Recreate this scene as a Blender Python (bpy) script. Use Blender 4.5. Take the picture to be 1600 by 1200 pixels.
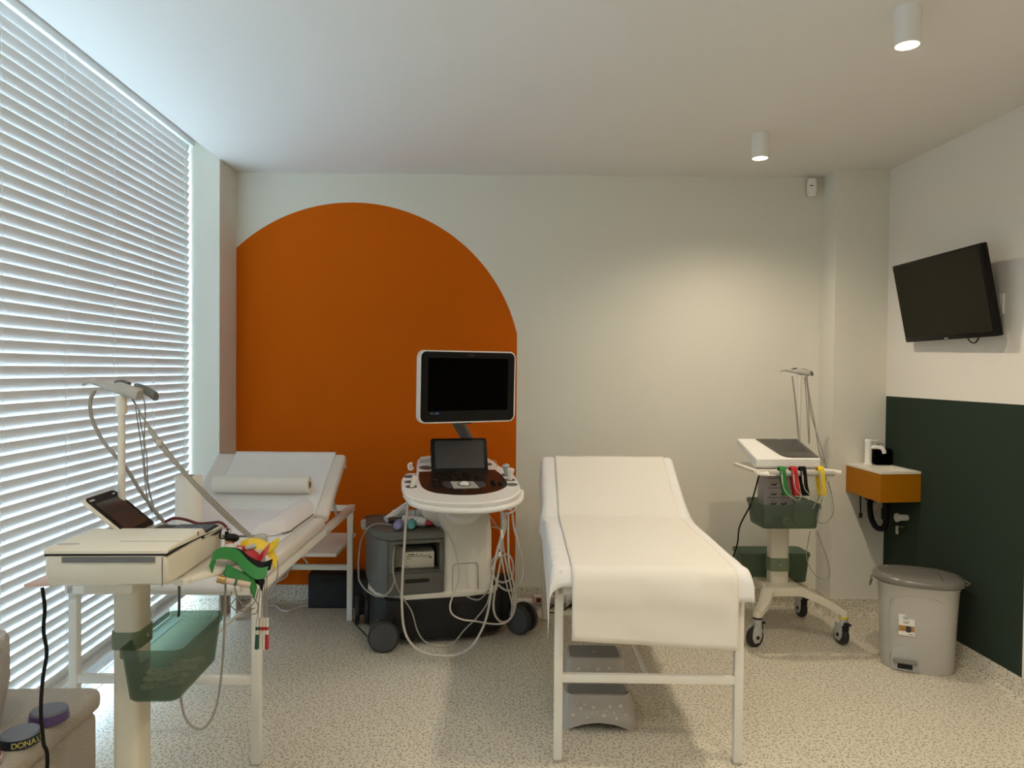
import bpy, bmesh, math, random
from math import sin, cos, pi, radians, atan2, hypot, sqrt
from mathutils import Vector, Matrix
for o in list(bpy.data.objects): bpy.data.objects.remove(o)
S = bpy.context.scene
COL = S.collection
random.seed(7)

# ------------------------------------------------------------------ camera
FPX, EYE = 1130.0, 1.40
YAW, PIT, ROL = .0404, -.0190, .0085
_F = Vector((sin(YAW)*cos(PIT), cos(YAW)*cos(PIT), sin(PIT)))
_R = Vector((cos(YAW), -sin(YAW), 0)); _U = _R.cross(_F)
_R, _U = _R*cos(ROL)+_U*sin(ROL), _U*cos(ROL)-_R*sin(ROL)
CAM = Vector((0, 0, EYE))
cd = bpy.data.cameras.new('camera'); cam = bpy.data.objects.new('camera', cd); COL.objects.link(cam)
cd.sensor_width = 36; cd.sensor_fit = 'HORIZONTAL'; cd.lens = FPX/1600*36; cd.clip_start = .05; cd.clip_end = 200
m = Matrix((_R, _U, -_F)).transposed().to_4x4(); m.translation = CAM
cam.matrix_world = m; S.camera = cam

def at(px, py, X=None, Y=None, Z=None):
    """world point seen at a photo pixel, on the plane X=, Y= or Z="""
    d = _F+_R*((px-800)/FPX)-_U*((py-600)/FPX)
    if X is not None: t = X/d.x
    elif Y is not None: t = Y/d.y
    else: t = (Z-EYE)/d.z
    return CAM+d*t

# ------------------------------------------------------------------ view, world, exposure
S.view_settings.view_transform = 'Standard'; S.view_settings.look = 'None'
S.view_settings.gamma = 1; S.view_settings.use_curve_mapping = False
S.view_settings.exposure = 0.10
W = bpy.data.worlds.new('overcast_sky'); S.world = W; W.use_nodes = True
bg = W.node_tree.nodes['Background']; bg.inputs[0].default_value = (.60, .78, 1.0, 1); bg.inputs[1].default_value = 19.5
S.cycles.max_bounces = 10; S.cycles.diffuse_bounces = 6; S.cycles.glossy_bounces = 4
S.cycles.transmission_bounces = 8; S.cycles.transparent_max_bounces = 12
S.cycles.caustics_reflective = False; S.cycles.caustics_refractive = False
S.cycles.sample_clamp_indirect = 6

# room dimensions
XL, XN, XR, HC = -1.474, -1.643, 2.319, 2.562
YP, XP, YN, BB = 4.0685, 2.0095, 4.113, .10
YREAR = -1.7
def yb(x): return 4.331-.0395*x
# daylight enters through the window; this portal only guides sampling of the sky there
pl = bpy.data.lights.new('window_portal', 'AREA'); pl.shape = 'RECTANGLE'; pl.size = 2.66; pl.size_y = 5.8
po = bpy.data.objects.new('window_portal', pl); COL.objects.link(po)
po.location = (-1.9, 1.2, 1.36); po.rotation_euler = (0, -pi/2, 0); pl.cycles.is_portal = True
LAMP_COL = (1.0, .86, .66); LAMP_W = 42
LAMPS = [(1.340, 2.267), (1.342, 3.494), (1.340, 1.04), (1.340, -.19), (.20, .92), (-.90, .92)]  # first two are in view; the rest are unseen, added for warm front light
def lamp_light(x, y, parent, w=LAMP_W):
    l = bpy.data.lights.new('spot', 'SPOT'); l.energy = w; l.color = LAMP_COL
    l.spot_size = radians(150); l.spot_blend = 1; l.shadow_soft_size = .018
    o = bpy.data.objects.new('spot', l); COL.objects.link(o); o.parent = parent; o.location = (0, 0, -.132)

# ------------------------------------------------------------------ materials
def lin(c):
    return tuple((v/12.92 if v <= .04045 else ((v+.055)/1.055)**2.4) for v in c)
MATS = {}
def mat(name, col, rough=.5, metal=0, srgb=False, bump=0, bscale=200, emit=None, estr=0, trans=0, alpha=1, coat=0, var=0, vscale=3, spec=.5):
    m = bpy.data.materials.new(name); m.use_nodes = True
    nt = m.node_tree; b = nt.nodes['Principled BSDF']
    if srgb: col = lin([c/255 for c in col])
    b.inputs['Base Color'].default_value = (*col, 1); b.inputs['Roughness'].default_value = rough
    b.inputs['Metallic'].default_value = metal; b.inputs['Specular IOR Level'].default_value = spec
    b.inputs['Coat Weight'].default_value = coat
    tc = nt.nodes.new('ShaderNodeTexCoord')
    if var:
        n = nt.nodes.new('ShaderNodeTexNoise'); n.inputs['Scale'].default_value = vscale; nt.links.new(tc.outputs['Object'], n.inputs['Vector'])
        mx = nt.nodes.new('ShaderNodeMix'); mx.data_type = 'RGBA'
        mx.inputs[6].default_value = (*[c*(1-var) for c in col], 1); mx.inputs[7].default_value = (*[min(1, c*(1+var)) for c in col], 1)
        nt.links.new(n.outputs['Fac'], mx.inputs[0]); nt.links.new(mx.outputs[2], b.inputs['Base Color'])
    if bump:
        n = nt.nodes.new('ShaderNodeTexNoise'); n.inputs['Scale'].default_value = bscale; n.inputs['Detail'].default_value = 4
        nt.links.new(tc.outputs['Object'], n.inputs['Vector'])
        bp = nt.nodes.new('ShaderNodeBump'); bp.inputs['Strength'].default_value = bump; bp.inputs['Distance'].default_value = .01
        nt.links.new(n.outputs['Fac'], bp.inputs['Height']); nt.links.new(bp.outputs[0], b.inputs['Normal'])
    if emit: b.inputs['Emission Color'].default_value = (*emit, 1); b.inputs['Emission Strength'].default_value = estr
    b.inputs['Transmission Weight'].default_value = trans; b.inputs['Alpha'].default_value = alpha
    MATS[name] = m; return m

def speckle(name, base, fleck, mode):
    """cream vinyl with randomly turned dash flecks"""
    m = bpy.data.materials.new(name); m.use_nodes = True; nt = m.node_tree; N = nt.nodes.new; Lk = nt.links.new
    b = nt.nodes['Principled BSDF']; b.inputs['Roughness'].default_value = .42; b.inputs['Specular IOR Level'].default_value = .35
    g = N('ShaderNodeNewGeometry'); sx = N('ShaderNodeSeparateXYZ'); Lk(g.outputs['Position'], sx.inputs[0])
    cb = N('ShaderNodeCombineXYZ')
    if mode == 'floor': Lk(sx.outputs[0], cb.inputs[0]); Lk(sx.outputs[1], cb.inputs[1])
    else:
        ad = N('ShaderNodeMath'); ad.operation = 'ADD'; Lk(sx.outputs[0], ad.inputs[0]); Lk(sx.outputs[1], ad.inputs[1])
        Lk(ad.outputs[0], cb.inputs[0]); Lk(sx.outputs[2], cb.inputs[1])
    P = cb.outputs[0]
    def layer(scale, a, bb, off):
        of = N('ShaderNodeVectorMath'); of.operation = 'ADD'; of.inputs[1].default_value = (off, off*1.7, 0); Lk(P, of.inputs[0])
        v = N('ShaderNodeTexVoronoi'); v.voronoi_dimensions = '2D'; v.inputs['Scale'].default_value = scale; v.inputs['Randomness'].default_value = .85
        Lk(of.outputs[0], v.inputs['Vector'])
        su = N('ShaderNodeVectorMath'); su.operation = 'SUBTRACT'; Lk(of.outputs[0], su.inputs[0]); Lk(v.outputs['Position'], su.inputs[1])
        sc = N('ShaderNodeSeparateColor'); Lk(v.outputs['Color'], sc.inputs[0])
        an = N('ShaderNodeMath'); an.operation = 'MULTIPLY'; an.inputs[1].default_value = 6.283; Lk(sc.outputs[0], an.inputs[0])
        ro = N('ShaderNodeVectorRotate'); ro.rotation_type = 'Z_AXIS'; Lk(su.outputs[0], ro.inputs['Vector']); Lk(an.outputs[0], ro.inputs['Angle'])
        ml = N('ShaderNodeVectorMath'); ml.operation = 'MULTIPLY'; ml.inputs[1].default_value = (1/a, 1/bb, 0); Lk(ro.outputs[0], ml.inputs[0])
        ln = N('ShaderNodeVectorMath'); ln.operation = 'LENGTH'; Lk(ml.outputs[0], ln.inputs[0])
        sz = N('ShaderNodeMapRange'); sz.inputs[1].default_value = 0; sz.inputs[2].default_value = 1; sz.inputs[3].default_value = .55; sz.inputs[4].default_value = 1.15
        Lk(sc.outputs[1], sz.inputs[0])
        lt = N('ShaderNodeMath'); lt.operation = 'LESS_THAN'; Lk(ln.outputs['Value'], lt.inputs[0]); Lk(sz.outputs[0], lt.inputs[1])
        return lt.outputs[0]
    f1 = layer(62, .0064, .0024, 0); f2 = layer(40, .0060, .0020, 3.3)
    mx = N('ShaderNodeMath'); mx.operation = 'MAXIMUM'; Lk(f1, mx.inputs[0]); Lk(f2, mx.inputs[1])
    no = N('ShaderNodeTexNoise'); no.inputs['Scale'].default_value = 90; Lk(P, no.inputs['Vector'])
    c0 = N('ShaderNodeMix'); c0.data_type = 'RGBA'; c0.inputs[6].default_value = (*[c*.9 for c in base], 1); c0.inputs[7].default_value = (*[c*1.06 for c in base], 1)
    Lk(no.outputs['Fac'], c0.inputs[0])
    c1 = N('ShaderNodeMix'); c1.data_type = 'RGBA'; c1.inputs[7].default_value = (*fleck, 1); Lk(c0.outputs[2], c1.inputs[6]); Lk(mx.outputs[0], c1.inputs[0])
    Lk(c1.outputs[2], b.inputs['Base Color'])
    MATS[name] = m; return m

WALL = (.75, .72, .63)
def painted_wall(name, wall, paint, kind):
    """plaster wall with a painted field whose edge is part of the wall"""
    m = bpy.data.materials.new(name); m.use_nodes = True; nt = m.node_tree; N = nt.nodes.new; Lk = nt.links.new
    b = nt.nodes['Principled BSDF']; b.inputs['Roughness'].default_value = .8; b.inputs['Specular IOR Level'].default_value = .12
    g = N('ShaderNodeNewGeometry'); s = N('ShaderNodeSeparateXYZ'); Lk(g.outputs['Position'], s.inputs[0])
    def M(op, a, bv=None):
        n = N('ShaderNodeMath'); n.operation = op
        for i, v in enumerate((a, bv)):
            if v is None: continue
            if isinstance(v, (int, float)): n.inputs[i].default_value = v
            else: Lk(v, n.inputs[i])
        return n.outputs[0]
    if kind == 'arch':
        dx = M('SUBTRACT', s.outputs[0], -.78); dz = M('SUBTRACT', s.outputs[2], 1.381)
        r2 = M('ADD', M('MULTIPLY', dx, dx), M('MULTIPLY', dz, dz))
        msk = M('MULTIPLY', M('MAXIMUM', M('LESS_THAN', r2, 1.010**2), M('LESS_THAN', s.outputs[2], 1.381)), M('LESS_THAN', s.outputs[0], .2027))
    else:
        msk = M('MULTIPLY', M('LESS_THAN', s.outputs[2], 1.270), M('GREATER_THAN', s.outputs[1], 2.985))
    no = N('ShaderNodeTexNoise'); no.inputs['Scale'].default_value = 260; Lk(g.outputs['Position'], no.inputs['Vector'])
    bp = N('ShaderNodeBump'); bp.inputs['Strength'].default_value = .08; bp.inputs['Distance'].default_value = .01; Lk(no.outputs['Fac'], bp.inputs['Height']); Lk(bp.outputs[0], b.inputs['Normal'])
    mx = N('ShaderNodeMix'); mx.data_type = 'RGBA'; mx.inputs[6].default_value = (*wall, 1); mx.inputs[7].default_value = (*paint, 1)
    Lk(msk, mx.inputs[0]); Lk(mx.outputs[2], b.inputs['Base Color'])
    MATS[name] = m; return m

M_wall = mat('wall_plaster', WALL, .8, bump=.08, bscale=260, spec=.25)
M_wallback = painted_wall('back_wall_paint', WALL, (.60, .115, .001), 'arch')
M_wallright = painted_wall('right_wall_paint', (.80, .76, .70), (.026, .040, .030), 'panel')
M_ceil = mat('ceiling_paint', (.74, .71, .67), .85, spec=.2)
M_floor = speckle('vinyl_floor', (.68, .63, .52), (.29, .25, .19), 'floor')
M_skirt = speckle('vinyl_skirting', (.68, .63, .52), (.29, .25, .19), 'wall')
M_whitetrim = mat('white_trim', (.75, .75, .73), .4)
M_frame = mat('window_frame_grey', (.33, .31, .29), .5)
M_slat = mat('blind_slat_white', (.78, .78, .77), .45)
M_cord = mat('blind_cord', (.8, .8, .8), .8)
M_steel_w = mat('white_powder_steel', (.78, .76, .70), .4)
M_chrome = mat('chrome', (.7, .7, .7), .2, 1)
M_pad = mat('cream_vinyl', (.72, .66, .60), .5, bump=.05, bscale=300)
M_paper = mat('crepe_paper', (.80, .76, .68), .85, bump=.05, bscale=120, spec=.2)
M_paper2 = mat('crepe_paper_white', (.80, .78, .76), .85, bump=.05, bscale=120, spec=.2)
M_matp = mat('changing_mat_fabric', (.78, .74, .74), .9, bump=.25, bscale=60)
M_card = mat('cardboard', (.35, .26, .18), .9)
M_black = mat('black_plastic', (.006, .006, .0065), .4, spec=.15)
M_blackm = mat('black_matt', (.015, .015, .016), .8)
M_dark = mat('charcoal_plastic', (.014, .0145, .015), .5, spec=.25)
M_grey = mat('grey_plastic', (.12, .12, .115), .5)
M_greyd = mat('grey_cabinet', (.115, .115, .105), .5)
M_lgrey = mat('light_grey_plastic', (.42, .40, .36), .5)
M_cream = mat('cream_plastic', (.66, .61, .50), .35)
M_cream2 = mat('ivory_plastic', (.72, .68, .60), .35)
M_white = mat('white_plastic', (.80, .78, .74), .35)
M_glassblk = mat('black_screen', (.001, .001, .001), .25, spec=.02)
M_scr2 = mat('dark_screen', (.030, .031, .032), .25)
M_key = mat('blue_grey_keys', (.075, .088, .11), .5)
M_brownp = mat('dark_brown_panel', (.022, .012, .010), .25)
M_cable = mat('grey_cable', (.30, .28, .25), .6)
M_cablel = mat('pale_cable', (.52, .48, .42), .6)
M_cablew = mat('white_cable', (.7, .69, .66), .6)
M_red = mat('red_plastic', (.45, .012, .02), .4)
M_redd = mat('dark_red_plastic', (.10, .008, .010), .4)
M_green = mat('green_plastic', (.012, .19, .035), .4)
M_dgreen = mat('dark_green_plastic', (.01, .09, .05), .4)
M_yellow = mat('yellow_plastic', (.75, .52, .01), .4)
M_brass = mat('brass', (.5, .32, .12), .35, .8)
M_teal = mat('teal_gel', (.10, .36, .38), .25)
M_purple = mat('lilac_bottle', (.28, .27, .52), .35)
M_pinkbox = mat('pale_lilac_card', (.42, .37, .36), .8)
M_orange = mat('orange_laminate', (.40, .145, .002), .5, spec=.12)
M_basin = mat('white_basin', (.80, .76, .68), .3)
M_tv = mat('tv_screen', (.012, .012, .007), .3, spec=.1)
M_bin = mat('speckled_grey_plastic', (.48, .46, .42), .4, var=.06, vscale=160)
M_lid = mat('dark_grey_lid', (.16, .15, .135), .22)
M_stool = mat('taupe_plastic', (.44, .40, .365), .4)
M_stoolg = mat('grey_rubber', (.20, .195, .185), .7)
M_star = mat('pale_print', (.68, .65, .58), .6)
M_plush = mat('boucle_cream', (.52, .47, .40), 1, bump=.9, bscale=180, spec=.1)
M_plushw = mat('white_plush', (.58, .54, .51), 1, bump=.9, bscale=140, spec=.1)
M_purplep = mat('purple_plastic', (.11, .06, .20), .4)
M_slate = mat('slate_plastic', (.16, .17, .21), .5)
M_navy = mat('navy_plastic', (.008, .02, .035), .4)
M_skin = mat('painted_skin', (.55, .28, .18), .5)
M_beard = mat('white_beard', (.75, .72, .70), .8, bump=.4, bscale=200)
M_label = mat('paper_label', (.78, .76, .70), .6)
M_ink = mat('ink', (.05, .05, .05), .7)
M_inkg = mat('green_ink', (.03, .16, .12), .7)
M_tan = mat('tan_print', (.38, .20, .05), .6)
M_blue = mat('blue_print', (.02, .10, .30), .5)
M_lamp = mat('lamp_lens', (.9, .9, .9), .4, emit=(1, .86, .62), estr=28)
M_gold = mat('gold_ink', (.55, .48, .12), .5)
M_rubber = mat('tyre_rubber', (.020, .020, .021), .6)
M_hub = mat('hub_grey', (.055, .058, .062), .5)
M_groove = mat('groove', (.03, .03, .028), .8)
M_pearl = mat('pearl_grey', (.45, .45, .44), .35)

def mk_glass():
    m = bpy.data.materials.new('window_glass'); m.use_nodes = True; nt = m.node_tree; nt.nodes.clear()
    o = nt.nodes.new('ShaderNodeOutputMaterial'); t = nt.nodes.new('ShaderNodeBsdfTransparent'); g = nt.nodes.new('ShaderNodeBsdfGlossy')
    t.inputs[0].default_value = (.93, .97, .96, 1); g.inputs['Roughness'].default_value = .02
    mx = nt.nodes.new('ShaderNodeMixShader'); mx.inputs[0].default_value = .07
    nt.links.new(t.outputs[0], mx.inputs[1]); nt.links.new(g.outputs[0], mx.inputs[2]); nt.links.new(mx.outputs[0], o.inputs[0]); return m
M_glass = mk_glass()
def mk_tint(name, col, diff, mixd=.45):
    m = bpy.data.materials.new(name); m.use_nodes = True; nt = m.node_tree; nt.nodes.clear(); N = nt.nodes.new
    o = N('ShaderNodeOutputMaterial'); t = N('ShaderNodeBsdfTransparent'); t.inputs[0].default_value = (*col, 1)
    d = N('ShaderNodeBsdfPrincipled'); d.inputs['Base Color'].default_value = (*diff, 1); d.inputs['Roughness'].default_value = .25
    mx = N('ShaderNodeMixShader'); mx.inputs[0].default_value = mixd
    nt.links.new(t.outputs[0], mx.inputs[1]); nt.links.new(d.outputs[0], mx.inputs[2]); nt.links.new(mx.outputs[0], o.inputs[0]); return m
M_tint = mk_tint('green_tinted_plastic', (.60, .70, .62), (.15, .19, .14), .36)
M_clear = mk_tint('clear_plastic', (.85, .88, .86), (.5, .52, .5), .18)

# ------------------------------------------------------------------ mesh helpers
def catmull(pts, n=6):
    P = [Vector(p) for p in pts]
    if len(P) < 3: return P
    P = [P[0]*2-P[1]]+P+[P[-1]*2-P[-2]]
    out = []
    for i in range(1, len(P)-2):
        a, b, c, d = P[i-1:i+3]
        for k in range(n):
            t = k/n
            out.append(.5*((2*b)+(-a+c)*t+(2*a-5*b+4*c-d)*t*t+(-a+3*b-3*c+d)*t**3))
    out.append(P[-2]); return out
def rrect(w, h, r, n=5, cx=0, cy=0):
    out = []
    for (sx, sy, a0) in ((1, -1, -90), (1, 1, 0), (-1, 1, 90), (-1, -1, 180)):
        for k in range(n+1):
            a = radians(a0+90*k/n); out.append((cx+sx*(w/2-r)+r*cos(a), cy+sy*(h/2-r)+r*sin(a)))
    return out
def star(r, r2=None, cx=0, cy=0, a0=90, n=5):
    r2 = r2 or r*.45
    return [(cx+(r if k % 2 == 0 else r2)*cos(radians(a0+180*k/n)), cy+(r if k % 2 == 0 else r2)*sin(radians(a0+180*k/n))) for k in range(2*n)]

class MB:
    def __init__(s): s.bm = bmesh.new(); s.ms = []
    def _fin(s, verts, X=None, mi=None):
        if X is not None: bmesh.ops.transform(s.bm, matrix=X, verts=verts)
    def _mi(s, mt):
        if mt is None: return 0
        if mt not in s.ms: s.ms.append(mt)
        return s.ms.index(mt)+1
    def box(s, c, d, bev=0, seg=2, X=None, mt=None):
        t = bmesh.new(); bmesh.ops.create_cube(t, size=1)
        bmesh.ops.scale(t, vec=Vector(d), verts=t.verts)
        if bev: bmesh.ops.bevel(t, geom=t.edges[:], offset=min(bev, min(d)*.49), segments=seg, profile=.5, affect='EDGES')
        bmesh.ops.translate(t, vec=Vector(c), verts=t.verts)
        return s._merge(t, X, mt)
    def _merge(s, t, X, mt):
        if X is not None: bmesh.ops.transform(t, matrix=X, verts=t.verts)
        mi = s._mi(mt)
        for f in t.faces: f.material_index = mi
        me = bpy.data.meshes.new('tmp'); t.to_mesh(me); t.free(); s.bm.from_mesh(me); bpy.data.meshes.remove(me)
        return s
    def bx(s, a, b, **k):
        return s.box([(i+j)/2 for i, j in zip(a, b)], [abs(j-i) for i, j in zip(a, b)], **k)
    def prism(s, pts, z0, z1, bev=0, seg=2, X=None, mt=None, axis='z'):
        t = bmesh.new(); lo = [t.verts.new((x, y, z0)) for x, y in pts]; hi = [t.verts.new((x, y, z1)) for x, y in pts]; n = len(pts)
        t.faces.new(lo[::-1]); t.faces.new(hi)
        for i in range(n): t.faces.new((lo[i], lo[(i+1) % n], hi[(i+1) % n], hi[i]))
        if bev:
            ed = [e for e in t.edges if abs(e.verts[0].co.z-e.verts[1].co.z) < 1e-7]
            bmesh.ops.bevel(t, geom=ed, offset=bev, segments=seg, profile=.5, affect='EDGES')
        bmesh.ops.recalc_face_normals(t, faces=t.faces)
        if axis == 'y':   # pts are (x, z), extruded along y
            bmesh.ops.transform(t, matrix=Matrix(((1, 0, 0, 0), (0, 0, 1, 0), (0, 1, 0, 0), (0, 0, 0, 1))), verts=t.verts); bmesh.ops.recalc_face_normals(t, faces=t.faces)
        if axis == 'x':   # pts are (y, z), extruded along x
            bmesh.ops.transform(t, matrix=Matrix(((0, 0, 1, 0), (1, 0, 0, 0), (0, 1, 0, 0), (0, 0, 0, 1))), verts=t.verts); bmesh.ops.recalc_face_normals(t, faces=t.faces)
        return s._merge(t, X, mt)
    def cyl(s, p0, p1, r0, r1=None, seg=24, bev=0, mt=None, X=None):
        r1 = r0 if r1 is None else r1; p0 = Vector(p0); p1 = Vector(p1); d = p1-p0
        t = bmesh.new(); bmesh.ops.create_cone(t, cap_ends=True, segments=seg, radius1=r0, radius2=r1, depth=d.length)
        if bev: bmesh.ops.bevel(t, geom=[e for e in t.edges if abs(e.verts[0].co.z-e.verts[1].co.z) < 1e-7], offset=bev, segments=3, profile=.5, affect='EDGES')
        q = d.to_track_quat('Z', 'Y').to_matrix().to_4x4(); q.translation = (p0+p1)/2
        bmesh.ops.transform(t, matrix=q, verts=t.verts); return s._merge(t, X, mt)
    def tube(s, pts, r, seg=8, n=6, smooth=True, mt=None, X=None, flat=1.0):
        P = catmull(pts, n) if smooth else [Vector(p) for p in pts]
        t = bmesh.new(); rings = []; prev = None
        for i, p in enumerate(P):
            d = (P[min(i+1, len(P)-1)]-P[max(i-1, 0)])
            if d.length < 1e-9: d = Vector((0, 0, 1))
            d.normalize()
            if prev is None: a = d.orthogonal().normalized()
            else:
                a = prev-d*prev.dot(d)
                a = a.normalized() if a.length > 1e-6 else d.orthogonal().normalized()
            prev = a; b = d.cross(a); rr = r[i*len(r)//len(P)] if isinstance(r, (list, tuple)) else r
            rings.append([t.verts.new(p+a*(rr*cos(2*pi*k/seg))+b*(rr*flat*sin(2*pi*k/seg))) for k in range(seg)])
        for A, B in zip(rings, rings[1:]):
            for k in range(seg): t.faces.new((A[k], A[(k+1) % seg], B[(k+1) % seg], B[k]))
        t.faces.new(rings[0][::-1]); t.faces.new(rings[-1])
        return s._merge(t, X, mt)
    def ribbon(s, pts, side, w, th=.002, n=5, mt=None, X=None):
        """flat strap: swept along pts, width w along side"""
        P = catmull(pts, n); sd = Vector(side).normalized()*w/2; t = bmesh.new(); rings = []
        for i, p in enumerate(P):
            d = (P[min(i+1, len(P)-1)]-P[max(i-1, 0)]).normalized(); u = sd.cross(d).normalized()*th/2
            rings.append([t.verts.new(p+q) for q in (sd+u, -sd+u, -sd-u, sd-u)])
        for A, B in zip(rings, rings[1:]):
            for k in range(4): t.faces.new((A[k], A[(k+1) % 4], B[(k+1) % 4], B[k]))
        t.faces.new(rings[0][::-1]); t.faces.new(rings[-1]); bmesh.ops.recalc_face_normals(t, faces=t.faces)
        return s._merge(t, X, mt)
    def lathe(s, prof, c=(0, 0, 0), seg=32, X=None, mt=None, sx=1, sy=1):
        t = bmesh.new(); rings = []
        for r, z in prof:
            if r < 1e-6: rings.append([t.verts.new((0, 0, z))])
            else: rings.append([t.verts.new((sx*r*cos(2*pi*k/seg), sy*r*sin(2*pi*k/seg), z)) for k in range(seg)])
        for A, B in zip(rings, rings[1:]):
            for k in range(seg):
                q = [A[k % len(A)], A[(k+1) % len(A)], B[(k+1) % len(B)], B[k % len(B)]]
                u = []
                for v in q:
                    if v not in u: u.append(v)
                if len(u) > 2: t.faces.new(u)
        bmesh.ops.recalc_face_normals(t, faces=t.faces); bmesh.ops.translate(t, vec=Vector(c), verts=t.verts)
        return s._merge(t, X, mt)
    def loft(s, rings, cap=True, mt=None, X=None):
        t = bmesh.new(); R = [[t.verts.new(p) for p in r] for r in rings]; n = len(R[0])
        for A, B in zip(R, R[1:]):
            for k in range(n): t.faces.new((A[k], A[(k+1) % n], B[(k+1) % n], B[k]))
        if cap: t.faces.new(R[0][::-1]); t.faces.new(R[-1])
        bmesh.ops.recalc_face_normals(t, faces=t.faces); return s._merge(t, X, mt)
    def sphere(s, c, r, sc=(1, 1, 1), seg=20, X=None, mt=None):
        t = bmesh.new(); bmesh.ops.create_uvsphere(t, u_segments=seg, v_segments=seg//2+2, radius=r)
        bmesh.ops.scale(t, vec=Vector(sc), verts=t.verts); bmesh.ops.translate(t, vec=Vector(c), verts=t.verts); return s._merge(t, X, mt)
    def grid(s, fn, nu, nv, mt=None):
        t = bmesh.new(); V = [[t.verts.new(fn(i/nu, j/nv)) for j in range(nv+1)] for i in range(nu+1)]
        for i in range(nu):
            for j in range(nv): t.faces.new((V[i][j], V[i+1][j], V[i+1][j+1], V[i][j+1]))
        return s._merge(t, None, mt)
    def build(s, name, mt, parent=None, world=False, smooth=40, sol=0, sub=0):
        me = bpy.data.meshes.new(name); s.bm.to_mesh(me); s.bm.free()
        me.materials.append(mt)
        for x in s.ms: me.materials.append(x)
        o = bpy.data.objects.new(name, me); COL.objects.link(o)
        if parent is not None:
            if world: me.transform(XF[root_of(parent).name].inverted())
            o.parent = parent
        for p in me.polygons: p.use_smooth = True
        try: me.set_sharp_from_angle(angle=radians(smooth))
        except Exception: pass
        if sol:
            md = o.modifiers.new('thickness', 'SOLIDIFY'); md.thickness = sol; md.offset = 0
        if sub:
            md = o.modifiers.new('smooth', 'SUBSURF'); md.levels = sub; md.render_levels = sub
        return o
XF = {}
def root_of(o):
    while o.parent: o = o.parent
    return o
def tag(o, label, cat, group=None):
    o['label'] = label; o['category'] = cat
    if group: o['group'] = group
    return o
def thing(name, label, cat, loc=(0, 0, 0), rotz=0, group=None):
    o = bpy.data.objects.new(name, None); COL.objects.link(o); o.empty_display_size = .05
    o.location = loc; o.rotation_euler = (0, 0, radians(rotz)); tag(o, label, cat, group)
    XF[o.name] = Matrix.Translation(Vector(loc)) @ Matrix.Rotation(radians(rotz), 4, 'Z'); return o
def struct(name, mb, mt, parent=None, **k):
    o = mb.build(name, mt, parent, **k)
    if parent is None: o['kind'] = 'structure'
    return o
def text_mesh(body, size, mt, X, name, parent, ext=.0004, align='CENTER', world=False):
    cu = bpy.data.curves.new('lettering', 'FONT'); cu.body = body; cu.size = size; cu.extrude = ext; cu.align_x = align; cu.align_y = 'CENTER'
    t = bpy.data.objects.new('tmp', cu); COL.objects.link(t)
    dg = bpy.context.evaluated_depsgraph_get(); me = bpy.data.meshes.new_from_object(t.evaluated_get(dg)); bpy.data.objects.remove(t)
    me.transform(X); me.materials.clear(); me.materials.append(mt)
    o = bpy.data.objects.new(name, me); COL.objects.link(o)
    if parent is not None:
        if world: me.transform(XF[root_of(parent).name].inverted())
        o.parent = parent
    return o
RX90 = Matrix.Rotation(pi/2, 4, 'X')     # xy drawing stood upright, facing -y
T = Matrix.Translation
def cable(name, pts, r, mt, label=None, cat=None, parent=None, group=None, world=True, seg=8):
    mb = MB(); mb.tube(pts, r, seg=seg)
    o = mb.build(name, mt, parent, world=world and parent is not None)
    if parent is None: tag(o, label, cat, group)
    return o

# ================================================================== ROOM
mb = MB(); mb.bx((-1.74, YREAR-.1, -.1), (XR+.1, 4.6, 0)); struct('floor', mb, M_floor)
mb = MB(); mb.prism([(XR+.1, HC), (XL, HC), (-1.66, 2.70), (-1.95, 2.70), (-1.95, 2.82), (XR+.1, 2.82)], YREAR-.1, 4.6, axis='y')
struct('ceiling', mb, M_ceil, smooth=60)
mb = MB(); mb.prism([(XL-.4, yb(XL-.4)), (XR+.1, yb(XR+.1)), (XR+.1, 4.7), (XL-.4, 4.7)], 0, HC+.1); struct('wall_back', mb, M_wallback)
mb = MB(); mb.bx((-2.0, YN, 0), (XL, 4.42, 2.8)); struct('wall_left', mb, M_wall)
mb = MB(); mb.bx((XR, YREAR-.1, 0), (XR+.1, 4.6, HC+.1)); struct('wall_right', mb, M_wallright)
mb = MB(); mb.bx((-2.0, YREAR-.1, 0), (XR+.1, YREAR, 2.8)); struct('wall_front', mb, M_wall)
mb = MB(); mb.bx((XP, YP, 0), (XR, 4.45, HC+.02)); o = struct('wall_pillar', mb, M_wall)
# skirting with a coved foot
PROF = [(0, 0), (0, BB), (.005, BB), (.006, .035), (.011, .016), (.024, .005), (.04, .0015), (.04, 0)]
def skirt(name, p0, p1, nrm):
    p0 = Vector((*p0, 0)); p1 = Vector((*p1, 0)); n = Vector((*nrm, 0)).normalized()
    mb = MB(); mb.loft([[p+n*a+Vector((0, 0, z)) for a, z in PROF] for p in (p0, p1)]); struct(name, mb, M_skirt, smooth=50)
skirt('baseboard_back', (XL, yb(XL)), (XP, yb(XP)), (-.0395, -1))
skirt('baseboard_left', (-1.70, YN), (XL, YN), (0, -1))
skirt('baseboard_left', (XL, YN), (XL, yb(XL)), (1, 0))
skirt('baseboard_pillar', (XP, YP), (XR, YP), (0, -1))
skirt('baseboard_pillar', (XP, YP), (XP, yb(XP)), (-1, 0))
skirt('baseboard_right', (XR, YREAR), (XR, YP), (-1, 0))
mb = MB(); mb.bx((-1.74, YREAR, 0), (-1.665, YN, .004)); struct('trim_1', mb, M_whitetrim)
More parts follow.
